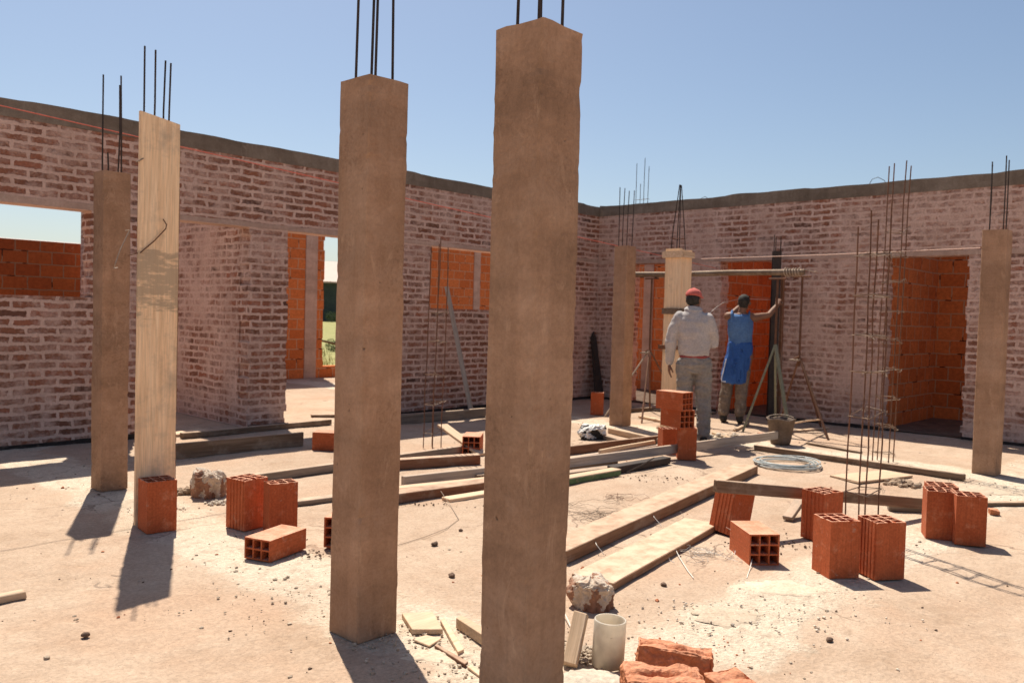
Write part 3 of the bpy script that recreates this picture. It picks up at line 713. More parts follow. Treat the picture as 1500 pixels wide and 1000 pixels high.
cage(rt, p.x, p.y, .062, (hgt(p, 350), hgt(p, 362), hgt(p, 356), hgt(p, 362)), [hgt(p, v) for v in (632, 590, 549, 500, 458)], .1, .005, 'rust', (.012, -.008))
p = onX(942, 240, 14.6); rt = empty('rebar_cage', (p.x, p.y, 0), 0, 'distant rebar rods rising beyond the right wall near the corner', 'rebar cage')
cage(rt, p.x, p.y, .09, (p.z+.1, p.z-.05, p.z-.4, p.z), [p.z-.75, p.z-1.6], .1, .0065, 'rebar')
# loose loops of rod left on top of the right wall
for (px, py, w, lab) in ((1286, 262, .12, 'thin wire loop standing on the right wall top by the tall cage'), (1033, 290, .1, 'thin wire end on the wall top above the boxed column')):
    q = onX(px, py, X0+.08); bm = B(); z0 = HW-.02
    tube(bm, [(q.x, q.y+w, z0), (q.x, q.y+w*.6, q.z), (q.x, q.y, q.z+.02), (q.x, q.y-w*.7, q.z-.03), (q.x, q.y-w*.9, z0)], .004, 5)
    tag(obj('wire_loop', bm, 'rebar'), lab, 'wire')

# ------------------------------------------------------------------ hollow bricks
def hollow_mesh(w, d, l, nx, ny, ribs=True, seed=0):
    bm = B(); t_ = .0085
    def cutsf(n, W):
        c = (W-t_*(n+1))/n; v = [0.0]
        for k in range(n): v += [v[-1]+t_, v[-1]+t_+c]
        return v+[W]
    xs, ys = cutsf(nx, w), cutsf(ny, d)
    vt = {}
    def V(i, j, k):
        if (i, j, k) not in vt: vt[(i, j, k)] = bm.verts.new((xs[i], ys[j], l*k))
        return vt[(i, j, k)]
    solid = lambda i, j: 0 <= i < len(xs)-1 and 0 <= j < len(ys)-1 and not (i % 2 == 1 and j % 2 == 1)
    for i in range(len(xs)-1):
        for j in range(len(ys)-1):
            if not solid(i, j): continue
            bm.faces.new((V(i, j, 1), V(i+1, j, 1), V(i+1, j+1, 1), V(i, j+1, 1)))
            bm.faces.new((V(i, j+1, 0), V(i+1, j+1, 0), V(i+1, j, 0), V(i, j, 0)))
            if not solid(i, j-1): bm.faces.new((V(i, j, 0), V(i+1, j, 0), V(i+1, j, 1), V(i, j, 1)))
            if not solid(i, j+1): bm.faces.new((V(i+1, j+1, 0), V(i, j+1, 0), V(i, j+1, 1), V(i+1, j+1, 1)))
            if not solid(i-1, j): bm.faces.new((V(i, j+1, 0), V(i, j, 0), V(i, j, 1), V(i, j+1, 1)))
            if not solid(i+1, j): bm.faces.new((V(i+1, j, 0), V(i+1, j+1, 0), V(i+1, j+1, 1), V(i+1, j, 1)))
    for i in range(1, len(xs)-1, 2):  # added plates halfway down the holes block light so they look dark
        for j in range(1, len(ys)-1, 2):
            bm.faces.new([bm.verts.new((xs[i+a], ys[j+b], l*.45)) for a, b in ((0, 0), (1, 0), (1, 1), (0, 1))])
    if ribs:
        n = 5
        for k in range(n):
            a = .012 + (d-.024)*k/(n-.0)*.98; b = a+(d-.024)/n*.62
            box(bm, -.004, .0015, a, b, .0008, l-.0008); box(bm, w-.0015, w+.004, a, b, .0008, l-.0008)
    rr = random.Random(seed+5)
    top = [v for v in bm.verts if v.co.z > l-.0005]
    for v in top: v.co.z -= .0022*abs(noise.noise(v.co*60))
    for v in rr.sample(top, 5): v.co.z -= rr.uniform(.004, .011)
    bmesh.ops.recalc_face_normals(bm, faces=bm.faces)
    me = bpy.data.meshes.new('hollow_brick'); bm.to_mesh(me); bm.free(); me.materials.append(M['hollow'])
    return me
BL, BW, BT = .305, .172, .115
ME9 = hollow_mesh(BW, BW, BL, 3, 3, True, 1); ME9s = hollow_mesh(BW, BW, BL, 3, 3, False, 2); ME6 = hollow_mesh(BW, BT, BL, 3, 2, False, 3)
_hm = M['hollow'].node_tree; _hb = [n for n in _hm.nodes if n.type == 'BSDF_PRINCIPLED'][0]
_hc = _hb.inputs['Base Color'].links[0].from_socket; _hn = _hb.inputs['Normal'].links[0].from_socket
_hv = coords(_hm, (1, 1, 1), True)
_ms = ramp(_hm, math_(_hm, 'ADD', math_(_hm, 'MULTIPLY', noi(_hm, _hv, 7, 6, .75, .8), .8), math_(_hm, 'MULTIPLY', noi(_hm, _hv, 45, 3), .2)), [(.60, 0.0), (.66, .6)]).outputs[0]
_st = noi(_hm, coords(_hm, (160, 160, 3), True), 1.0, 3)
_c2 = mix(_hm, _ms, _hc, (.50, .33, .24))
_c2 = mix(_hm, 1.0, _c2, ramp(_hm, _st, [(.3, .86), (.7, 1.1)]).outputs[0], 'MULTIPLY')
L(_hm, _c2, _hb.inputs['Base Color'])
bump(_hm, _hb, _st, .35, .0015, _hn)
proto = {}
def brick(me, Mx, label):
    if me.name not in proto:
        o = bpy.data.objects.new('hollow_brick', me); proto[me.name] = o
    else: o = proto[me.name].copy()
    o.name = 'hollow_brick'; COL.objects.link(o); o.matrix_world = Mx
    return tag(o, label, 'brick', 'loose hollow clay bricks')
def stand(me, x, y, th, label, z=.0, tilt=(0, 0)):
    """upright: near corner at (x, y), right-hand face along angle th"""
    brick(me, Matrix.Translation((x, y, z)) @ Euler((tilt[0], tilt[1], th)).to_matrix().to_4x4(), label)
def lie(me, x, y, th, label, z=.0, hh=BW):
    """on its side: the hole end faces the viewer; near bottom corner at (x, y), length along th"""
    # local z (length) -> along th; local x -> across (left of length); local y -> up
    f = Vector((math.cos(th), math.sin(th), 0)); s = Vector((-math.sin(th), math.cos(th), 0)); u = Vector((0, 0, 1))
    m = Matrix(((s.x, u.x, f.x, x), (s.y, u.y, f.y, y), (s.z, u.z, f.z, z), (0, 0, 0, 1)))
    brick(me, m, label)
stand(ME9s, 2.035, 4.855, R(-6), 'hollow clay brick standing at the foot of the boarded column', tilt=(R(0), 0))
stand(ME9, 2.49, 4.55, R(10), 'upright hollow brick with nine holes, beside a paper sack', )
stand(ME6, 2.555, 4.375, R(-12), 'upright hollow brick touching the one beside the paper sack, its holes wider')
lie(ME6, 2.285, 3.90, R(20), 'hollow brick lying flat before the two upright ones, hole end facing left')
q = G(474, 801); th = R(35); lie(ME9s, q.x+math.sin(th)*BW, q.y-math.cos(th)*BW, th, 'hollow brick half hidden behind the second nearest column')
q = G(457, 659); lie(ME9s, q.x, q.y, R(-52), 'orange hollow brick against the raised board left of the second nearest column')
q = G(703, 666); lie(ME9s, q.x, q.y, R(40), 'hollow brick with dark hole end peeking out left of the nearest column')
q = G(710, 687); stand(ME9s, q.x+.02, q.y, R(-45), 'red hollow brick mostly hidden by the nearest column, lower than its neighbour', z=-.12)
# the stack by the worker in grey
q = G(993, 673)
stand(ME9s, q.x, q.y, R(-52), 'upright hollow brick at the bottom of the stack by the worker in grey')
q2 = G(974, 667); stand(ME9s, q2.x+.09, q2.y+.09, R(-40), 'hollow brick standing behind the foot of the stack, left of it', z=-.06)
lie(ME9s, q.x+.11, q.y-.10, R(70), 'hollow brick lying in the middle of the stack, hole end forward', z=BL+.001)
lie(ME9s, q.x+.10, q.y-.08, R(88), 'topmost hollow brick of the stack by the worker in grey', z=BL+BW+.002)
q = G(866, 607); stand(ME9s, q.x-.02, q.y, R(-55), 'lone orange hollow brick against the shaded left wall near the corner')
# right group
stand(ME9, 4.655, 2.52, R(-14), 'leaning hollow brick holding up the end of a plank', tilt=(R(3), R(9)), z=.012)
lie(ME9s, 4.335, 2.035, R(49), 'hollow brick lying with its nine holes towards us, before the leaning brick')
stand(ME9, 4.975, 2.06, R(-17), 'upright grooved hollow brick at the middle of the raised plank')
stand(ME9s, 4.31, 1.743, R(-36), 'front left hollow brick of the nearest upright pair on the right')
stand(ME9, 4.475, 1.568, R(-36), 'front right hollow brick of the nearest upright pair, grooved side facing left')
stand(ME9s, 5.61, 1.665, R(-64), 'front left brick of the far right group of three hollow bricks')
stand(ME9, 5.80, 1.71, R(-62), 'back brick of the far right group of three hollow bricks, its top just showing')
stand(ME9s, 5.60, 1.492, R(-62), 'right brick of the far right group of three, lowest in the picture')
bm = B(); q = G(1455, 752); box(bm, -.05, .05, -.03, .03, 0, .035); bmesh.ops.subdivide_edges(bm, edges=bm.edges[:], cuts=3); jag(bm, .012, 22)
o = obj('brick_fragment', bm, 'rough_clay', loc=q, rot=(0, 0, .4)); tag(o, 'small red brick fragment right of the far right brick group', 'brick fragment')
bm = B(); q = G(1124, 642); box(bm, -.1, .1, -.05, .05, 0, .06); bmesh.ops.subdivide_edges(bm, edges=bm.edges[:], cuts=2); jag(bm, .008, 14)
o = obj('brick_fragment', bm, 'clay_chip', loc=q, rot=(0, 0, -.6)); tag(o, 'flat red-brown brick piece left of the mortar bucket', 'brick fragment')
# large broken red bricks in the front
def chunk(c, sx, sy, sz, rz, label, seed, tilt=(0, 0), amp=.016):
    bm = B(); box(bm, -sx/2, sx/2, -sy/2, sy/2, 0, sz); bmesh.ops.subdivide_edges(bm, edges=bm.edges[:], cuts=34, use_grid_fill=True)
    for v in bm.verts:
        p = v.co+Vector((seed, seed, 0))
        k = Vector((v.co.x/(sx/2), v.co.y/(sy/2), (v.co.z-sz/2)/(sz/2)))
        d = Vector((k.x**9, k.y**9, k.z**9 if k.z > 0 else 0)); d = d.normalized() if d.length > 1e-4 else Vector((0, 0, 0))
        cell = noise.cell_vector(p*16); q = noise.voronoi(p*13)[0]
        n1 = amp*(.9*noise.noise(p*6) + .55*(q[1]-q[0]) - .5*q[0] + .25*noise.noise(p*33) + .22*noise.noise(p*80))
        e = sorted((abs(k.x), abs(k.y), max(0, k.z)))[1]         # knocked-off edges
        if e > .8: n1 -= (e-.8)*5*amp*(.45+.9*noise.noise(p*11))
        v.co += d*n1
        if k.z > .9:                                              # broken hollow along the top
            gr = math.exp(-((v.co.y-.012*math.sin(v.co.x*28+seed))/.016)**2)*max(0, min(1, .8+noise.noise(p*8)))
            v.co.z -= gr*amp*1.5
    o = obj('broken_brick', bm, 'rough_clay', loc=c, rot=(tilt[0], tilt[1], rz), smooth=False)
    return tag(o, label, 'broken brick', 'broken red bricks in the foreground')
chunk(G(968, 1030), .27, .145, .115, R(-50), 'nearest rough broken red brick, hollowed on its top', 1.3, (R(4), 0))
chunk(G(985, 985), .29, .115, .105, R(-56), 'crumbling long red brick behind the nearest broken one', 4.1, (R(-3), R(5)))
chunk(G(1070, 1012), .15, .14, .05, R(-20), 'low dark red broken brick at the bottom, right of the others', 7.7, (R(6), 0), .01)

# ------------------------------------------------------------------ boards
bg = 'loose boards on the building floor'
def beam(a, b, w, h, mat, label, name='board', roll=0.0, seed=None, cat='board', warp=.006, group=bg):
    """board whose underside centre line runs a -> b"""
    a, b = Vector(a), Vector(b); d = b-a; ln = d.length; bm = B()
    box(bm, -ln/2, ln/2, -w/2, w/2, 0, h)
    ed = [e for e in bm.edges if abs(e.verts[0].co.x-e.verts[1].co.x) > ln*.5]
    bmesh.ops.subdivide_edges(bm, edges=ed, cuts=max(6, int(ln*8)), use_grid_fill=True)
    sd = rnd.uniform(0, 90)
    bmesh.ops.bevel(bm, geom=[e for e in bm.edges if e.calc_face_angle(0) > 1.0], offset=min(.004, h*.15), segments=1, affect='EDGES')
    for v in bm.verts:
        v.co.z += warp*noise.noise(Vector((v.co.x*1.1+sd, v.co.y*2, 0)))*.5
        v.co.y += warp*.7*noise.noise(Vector((v.co.x*1.7+sd, 3, 0))) + .002*noise.noise(Vector((v.co.x*14+sd, v.co.z*30, 0)))
        if abs(v.co.x) > ln/2-.02: v.co.x += .012*noise.noise(Vector((v.co.y*30+sd, v.co.z*20, v.co.x)))
    x = d.normalized(); s = Vector((0, 0, 1)).cross(x).normalized(); u = x.cross(s)
    rot = Matrix((x, s, u)).transposed().to_4x4() @ Matrix.Rotation(roll, 4, 'X')
    o = obj(name, bm, mat); o.matrix_world = Matrix.Translation((a+b)/2) @ rot
    return tag(o, label, cat, group)
def gb(p1, p2, w, h, mat, label, z1=0, z2=0, back=0.5, **kw):
    """p1/p2: ends of the near lower edge; back: share of the width lying behind that edge"""
    a, b = G(*p1, z1), G(*p2, z2); d = (b-a); s = Vector((0, 0, 1)).cross(Vector((d.x, d.y, 0)).normalized())
    if s.dot(Vector((a.x, a.y, 0))) < 0: s = -s
    o = s*w*back
    return beam(a+o, b+o, w, h, mat, label, **kw)
gb((236, 674), (444, 653), .03, .135, 'wood_old', 'board standing on edge behind the boarded column, casting a dark shadow strip')
gb((268, 643), (486, 621.5), .07, .06, 'wood_old', 'long dark board along the doorway sill of the left wall')
gb((244, 641), (306, 632), .16, .022, 'wood_new', 'thin pale board end just right of the boarded column')
gb((456, 611.5), (500, 611), .10, .035, 'wood_old', 'short board end lying across the sill, left of the second nearest column')
gb((335, 713), (690, 661), .05, .065, 'wood_grey', 'long low edging board crossing behind the paper sack')
gb((588, 622), (712, 611), .05, .12, 'wood_grey', 'shaded board on edge along the left wall behind the thin rebar cage')
gb((430, 742), (508, 732), .09, .035, 'wood_grey', 'grey board end right of the upright brick pair')
gb((566, 689), (704, 680), .10, .085, 'wood_red', 'round-edged reddish timber between the two nearest columns', name='timber')
gb((592, 714), (745, 696), .045, .085, 'wood_pale_grey', 'grey plank on edge with a rounded end between the two nearest columns')
gb((560, 724), (760, 702), .10, .03, 'wood_new', 'pale plank lying under the grey plank between the nearest columns')
gb((560, 741), (770, 711), .14, .07, 'wood_red', 'thick brown beam nearest us between the two front columns')
gb((660, 736), (735, 724), .10, .025, 'wood_new', 'short pale board in front of the thick brown beam')
a = G(690, 668); beam(a+Vector((.1, -.05, .0)), a+Vector((.18, .62, .20)), .12, .025, 'wood_new', 'pale board propped up on the brick peeking out left of the nearest column')
gb((800, 671), (973, 648), .035, .085, 'wood_red', 'dark red-brown board on edge ending at the brick stack')
gb((800, 684), (982, 657), .05, .055, 'wood_pale_grey', 'grey plank second from the brick stack foot, running left')
gb((880, 665), (960, 650), .03, .04, 'wood_new', 'thin pale batten on top of the grey plank by the stack', z1=.05, z2=.06)
a, b = G(800, 695), G(1138, 652); beam(a+Vector((0, 0, .03)), b+Vector((0, 0, .07)), .03, .085, 'wood_pale_grey', 'longest grey plank passing in front of the brick stack')
gb((800, 702), (912, 687), .12, .03, 'wood_grey', 'dusty grey board lying beside the green edged one')
ge = gb((790, 718), (909, 696), .10, .055, 'wood_new', 'short board with green painted edge right of the nearest column')
lg = (G(790, 718)-G(909, 696)).length
bm = B(); box(bm, -lg/2+.004, lg/2-.004, -.0555, -.0515, .003, .044); o = obj('painted_edge', bm, 'green_edge', ge)
gb((828, 827), (1110, 694), .20, .075, 'wood_thick', 'broad thick plank, longest sunlit one, running away right of the nearest column')
gb((898, 866), (1054, 775), .24, .04, 'wood_thick', 'wide thin plank in front of the broad thick one, white ties on it', back=.5)
a = G(1046, 780); b = G(1362, 748)
pl = onX(1047, 720, 4.49); beam(Vector((pl.x, pl.y, pl.z)), Vector((6.42, 1.80, .03)), .04, .075, 'wood_old', 'raised weathered plank, left end resting on the leaning brick')
gb((1302, 748), (1395, 753), .05, .10, 'wood_grey', 'grey board on edge behind the rightmost brick group', z1=0)
beam(G(1154, 762)+Vector((0, 0, .0)), G(1192, 757)+Vector((.12, .1, .15)), .07, .03, 'wood_grey', 'short tilted prop board under the raised plank')
gb((1104, 659), (1412, 704), .05, .055, 'wood_old', 'long dark edged board running to the foot of the right column')
gb((1258, 708), (1337, 699), .30, .018, 'wood_new', 'thin square sheet of wood on the ground behind the front rebar cage', back=.5)
gb((1440, 742), (1560, 740), .06, .03, 'wood_old', 'thin board leaving the picture on the right edge')
gb((-40, 893), (40, 876), .05, .035, 'wood_new', 'pale batten end at the left edge of the picture')
gb((1150, 634), (1215, 628), .05, .02, 'wood_new', 'pale stick on the ground right of the mortar bucket')
gb((1180, 650), (1260, 664), .04, .02, 'wood_old', 'thin dark stick behind the pale coil of tubing')
gb((925, 598), (988, 605), .06, .03, 'wood_grey', 'pale board end at the leftmost doorway of the right wall')
gb((935, 612), (985, 622), .1, .03, 'wood_new', 'sunlit board left of the boxed column foot')
gb((890, 634), (985, 655), .06, .06, 'wood_new', 'light board running from the white sack to the brick stack')
gb((870, 640), (912, 652), .05, .05, 'wood_grey', 'short board end by the white sack')
gb((1042, 636), (1086, 650), .05, .03, 'wood_new', 'small pale offcut by the shoes of the worker in grey')
gb((1078, 632), (1098, 622), .04, .03, 'wood_new', 'small pale offcut by the left foot of the green trestle')
a, b = onY(653, 420, Y0-.04), G(692, 609)
beam(a+Vector((0, -.02, 0)), b, .06, .025, 'wood_pale_grey', 'slim pale board leaning on the left wall under the square window', roll=R(60))
# scraps before the second nearest column
def scrap(pts, th, mat, label, name='wood_scrap', z=0.0, tilt=0):
    bm = B(); ps = [G(px, py, z+th) for px, py in pts]; c = sum(ps, Vector())/len(ps); c.z = 0
    lo = [bm.verts.new((p.x-c.x, p.y-c.y, z)) for p in ps]; hi = [bm.verts.new((p.x-c.x, p.y-c.y, z+th)) for p in ps]
    n = len(ps); bm.faces.new(hi); bm.faces.new(lo[::-1])
    for k in range(n): bm.faces.new((lo[k], lo[(k+1) % n], hi[(k+1) % n], hi[k]))
    bmesh.ops.bevel(bm, geom=bm.edges[:], offset=.002, segments=1, affect='EDGES')
    o = obj(name, bm, mat, loc=c); return tag(o, label, 'wood scrap', 'wood scraps by the second nearest column')
scrap([(588.5, 897), (634, 895), (649, 921), (604, 921)], .022, 'wood_new', 'square pale block, largest of the scraps by the second nearest column')
scrap([(604, 935), (629, 945), (647, 934), (624, 929)], .008, 'wood_new', 'thin flat shard in front of the square pale block')
scrap([(645, 907), (651, 904), (680, 950), (671, 954)], .018, 'wood_new', 'narrow pale batten right of the square block')
scrap([(636, 944), (640, 942), (686, 968), (681, 972)], .014, 'wood_red', 'thin reddish stick below the narrow pale batten')
scrap([(668, 904), (676, 900), (716, 922), (708, 930)], .045, 'wood_new', 'thick offcut disappearing behind the nearest column')
scrap([(684, 975), (690, 973), (716, 990), (710, 994)], .010, 'wood_new', 'small splinter at the foot of the nearest column')
# leaning brown wood piece by the pipe
a = G(836, 976); b = G(858, 962)
beam(a+Vector((.0, .0, 0)), a+Vector((.13, .055, .155)), .058, .03, 'wood_new', 'orange brown wood block leaning against the white pipe', name='wood_block', cat='wood block', group=None, warp=.002)

# ------------------------------------------------------------------ pipe, sacks, rubble
q = G(890, 972); rt = empty('pvc_pipe', (q.x, q.y, 0), 0, 'short upright white plastic pipe in the foreground', 'pipe')
bm = B(); n = 40; ro, ri, hh = .0625, .0565, .178
prof = [(ro, 0), (ro, hh-.004), (ro-.002, hh), (ri+.001, hh), (ri, hh-.004), (ri, .0)]
rg = [[bm.verts.new((r*math.cos(2*math.pi*k/n), r*math.sin(2*math.pi*k/n), z)) for k in range(n)] for r, z in prof]
for a, b in zip(rg, rg[1:]):
    for k in range(n): bm.faces.new((a[k], a[(k+1) % n], b[(k+1) % n], b[k]))
for k in range(n): bm.faces.new((rg[-1][k], rg[-1][(k+1) % n], rg[0][(k+1) % n], rg[0][k]))
o = obj('pipe_body', bm, 'pvc', rt, True); o.rotation_euler = (R(1.5), R(1), 0)
for (a0, z, w) in ((3.9, .125, .05), (4.15, .112, .05)):
    bm = B()
    pts = [(ro+.0006, a0+k*w/6/ro, z+.002*math.sin(k*1.7)) for k in range(7)]
    tube(bm, [((r)*math.cos(a), (r)*math.sin(a), zz) for r, a, zz in pts], .0006, 4)
    obj('scratch', bm, 'chip', rt)

def crumple(c, r, label, mat, seed, name='paper_sack', flat=.6, amp=.28, sub=5):
    bm = B(); vs = ball(bm, (0, 0, 0), 1.0, sub)
    for v in vs:
        p = v.co.copy(); s = Vector((seed, seed*2.3, seed*.7))
        rid = 1-abs(noise.noise(p*1.9+s))*2; rid2 = 1-abs(noise.noise(p*4.2+s*1.3))*2; rid3 = 1-abs(noise.noise(p*9+s))*2
        k = 1+amp*(.6*noise.noise(p*1.2+s)+.55*rid*.6+.35*rid2*.6+.16*rid3*.5)
        q = Vector((p.x*r[0], p.y*r[1], p.z*r[2]))*k
        if p.z > .55: q.x += .25*r[0]*(p.z-.55)*math.sin(seed); q.z += r[2]*.22*max(0, noise.noise(p*3+s))
        q.z += r[2]*flat
        if q.z < 0: q.z *= .08
        v.co = q
    o = obj(name, bm, mat, loc=c, smooth=False); return tag(o, label, 'sack')
def paper_sack(c, rx, ry, hh, label, mats, seed, lean=(0, 0), pleats=11, wh=.45):
    """crumpled empty paper sack: pleated skin gathered towards the top"""
    bm = B(); nu, nv = 96, 40; rows = []
    for j in range(nv+1):
        t_ = j/nv; row = []
        prof = (.90+.12*math.sin(math.pi*min(1, t_*1.25))) if t_ < .62 else .98*math.sqrt(max(0, 1-((t_-.62)/.385)**2))
        prof = max(prof, .06)
        for i in range(nu):
            a = 2*math.pi*i/nu; w = Vector((math.cos(a), math.sin(a), 0))
            P = Vector((w.x*1.2+seed, w.y*1.2, t_*1.4))
            ph = pleats*a+3.2*noise.noise(P*.9)+2.0*t_*noise.noise(P*2)
            pl = (1-abs(((ph/math.pi) % 2)-1)*2)*(.35+1.3*abs(noise.noise(P*1.1+Vector((0, 0, 5)))))                   # sharp folds
            cr = (1-2*abs(noise.noise(P*2.7)))*.5+(1-2*abs(noise.noise(P*6.1)))*.22
            k = prof*(1+.08*pl+.34*noise.noise(P*1.25)+.26*(cr-.4))
            z = hh*(math.sin(t_*1.5708)**.9)*(1+.34*noise.noise(Vector((w.x*1.2*prof, w.y*1.2*prof, seed)))+.10*cr)
            row.append(bm.verts.new((rx*k*w.x+lean[0]*t_*t_, ry*k*w.y+lean[1]*t_*t_, z)))
        rows.append(row)
    for a_, b_ in zip(rows, rows[1:]):
        for i in range(nu):
            f = bm.faces.new((a_[i], a_[(i+1) % nu], b_[(i+1) % nu], b_[i]))
            ct = f.calc_center_median(); tt = ct.z/hh
            f.material_index = 1 if wh*tt+.75*noise.noise(Vector((ct.x/rx*1.5+seed*3, ct.y/ry*1.5, tt*1.6)))+.25*noise.noise(ct*45) > .42*wh+.05 else 0
    bm.faces.new(rows[-1]); bm.faces.new(rows[0][::-1])
    o = obj('paper_sack', bm, list(mats), loc=c); return tag(o, label, 'sack')
q = G(866, 893); paper_sack(q+Vector((.035, .02, -.004)), .098, .098, .125, 'crumpled brown paper sack with pale patches, just right of the nearest column', ('kraft', 'sack'), 2.2, (.01, .02))
q = G(304, 727); paper_sack(q+Vector((.02, .02, -.003)), .10, .12, .17, 'crumpled pale sack with brown print beside the left upright bricks', ('kraft', 'sack'), 5.7, (.0, .01), 7, .3)
q = G(868, 643); paper_sack(q+Vector((.05, .05, 0)), .17, .13, .13, 'crumpled white sack on the boards left of the brick stack', ('dark_cloth', 'white_sack'), 8.4, (.03, 0), 6)
def rubble(c, n, sx, sy, smin, smax, mat, label, seed, name, mound=0, cat='rubble', kind='stuff', rot=0):
    rr = random.Random(seed); bm = B()
    for k in range(n):
        x, y = rr.gauss(0, sx*.5), rr.gauss(0, sy*.5); s = rr.uniform(smin, smax)
        z = mound*math.exp(-(x/sx)**2*2-(y/sy)**2*2)*rr.uniform(.2, 1)
        x, y = x*math.cos(rot)-y*math.sin(rot), x*math.sin(rot)+y*math.cos(rot)
        vs = ball(bm, (x, y, z+s*.25), (s*rr.uniform(.7, 1.2), s*rr.uniform(.7, 1.2), s*rr.uniform(.45, .9)), 1)
        for v in vs: v.co += Vector((rr.uniform(-1, 1), rr.uniform(-1, 1), rr.uniform(-1, 1)))*s*.22
    o = obj(name, bm, mat, loc=c); return tag(o, label, cat, kind=kind)
rubble(G(836, 958), 420, .09, .13, .004, .011, 'pebble', 'small heap of grey gravel between the nearest column and the pipe', 2, 'gravel_heap', .02, 'gravel', rot=YAW)
rubble(G(282, 722), 70, .16, .08, .008, .032, 'dirt', 'dirt clods around the pale sack on the left', 3, 'dirt_clods', .03, 'dirt', rot=-.6)
rubble(G(322, 737), 40, .10, .05, .006, .02, 'mortar', 'pale mortar crumbs in front of the pale sack on the left', 4, 'mortar_crumbs', .01, 'mortar', rot=-.6)
rubble(G(1325, 708), 60, .14, .12, .01, .03, 'dirt', 'dark dirt clods behind the rightmost brick group', 9, 'dirt_clods', .02, 'dirt')
rubble(G(985, 628), 30, .2, .1, .01, .05, 'dirt', 'dark scraps and clods left of the boxed column foot', 12, 'dirt_clods', .05, 'dirt', rot=-.6)
rubble(G(1065, 640), 40, .28, .12, .01, .035, 'mortar', 'mortar lumps and crumbs on the floor by the workers feet', 13, 'mortar_crumbs', .03, 'mortar', rot=-.6)
# mound under the heap of mortar at the bottom edge
bm = B(); vs = ball(bm, (0, 0, 0), (.15, .10, .035), 4)
for v in vs: v.co += v.co.normalized()*.012*noise.noise(v.co*22)+Vector((0, 0, .01*noise.noise(v.co*60)))
tag(obj('mortar_lump', bm, 'mortar', loc=G(862, 1003), rot=(0, 0, -.7), smooth=True), 'pale dried mortar lump at the bottom edge below the pipe', 'mortar lump')
# gravel scattered over the floor
def scatter(n, mat, smin, smax, seed, name, label, strips):
    rr = random.Random(seed); bm = B(); k = 0
    while k < n:
        x, y = rr.uniform(1.0, 9.5), rr.uniform(-1.2, 8.2)
        if strips:
            d = min(abs(x-2.28)/.35, abs(y-1.72)/.34, abs(x-8.35)/.5)
            if rr.random() > math.exp(-d*d)*.9+.06: continue
        if noise.noise(Vector((x*1.3, y*1.3, seed))) < rr.uniform(-.25, .35): continue
        dist = math.hypot(x, y)
        if rr.random() > min(1, (3.2/dist)**2+.08): continue
        s = rr.uniform(smin, smax)*(rr.random()**1.6*.9+.25); z = gz(x, y)
        vs = ball(bm, (x, y, z+s*.2), (s, s*rr.uniform(.6, 1), s*rr.uniform(.35, .8)), 1) if s > .006 else None
        if vs is None:
            g = bmesh.ops.create_cone(bm, cap_ends=True, segments=4, radius1=s, radius2=s*.5, depth=s*.9)
            a = rr.uniform(0, 6); 
            for v in g['verts']:
                v.co = Vector((v.co.x*math.cos(a)-v.co.y*math.sin(a)*.6+x, v.co.x*math.sin(a)+v.co.y*math.cos(a)*.6+y, v.co.z+z+s*.25))
        else:
            for v in vs: v.co += Vector((rr.uniform(-1, 1), rr.uniform(-1, 1), rr.uniform(-1, 1)))*s*.22
        k += 1
    o = obj(name, bm, mat); return tag(o, label, 'gravel', kind='stuff')
scatter(1300, 'pebble', .003, .013, 21, 'gravel', 'pale gravel crumbs strewn along the rough cement strips', True)
scatter(380, 'chip', .003, .012, 22, 'gravel', 'dark chips and crumbs strewn over the whole floor', False)
scatter(160, 'clay_chip', .004, .014, 23, 'gravel', 'red clay crumbs strewn over the whole floor', False)
for k, (px, py, n_, sx, sy, m_, lab) in enumerate(((590, 935, 130, .16, .10, 'pebble', 'crumbs around the foot of the second nearest column'), (700, 985, 140, .2, .1, 'pebble', 'crumbs at the foot of the nearest column, left side'), (1190, 800, 90, .3, .12, 'chip', 'dark crumbs left of the front brick pair'),
        (1085, 905, 150, .35, .16, 'mortar', 'cement crumbs on the pale rough strip at lower right'), (230, 745, 70, .16, .1, 'mortar', 'crumbs at the foot of the boarded column'), (480, 812, 60, .18, .05, 'chip', 'dark crumbs beside the half hidden brick'), (1430, 712, 80, .25, .15, 'mortar', 'cement crumbs at the foot of the right column'),
        (955, 700, 60, .3, .1, 'chip', 'crumbs and bark by the dark board end'), (640, 740, 50, .25, .06, 'chip', 'crumbs along the thick brown beam'), (390, 880, 60, .3, .2, 'pebble', 'crumbs on open ground at lower left'))):
    rubble(G(px, py), n_, sx*2, sy*2, .002, .009, m_, lab, 40+k, 'crumbs', .004, 'debris', rot=YAW-1.57)
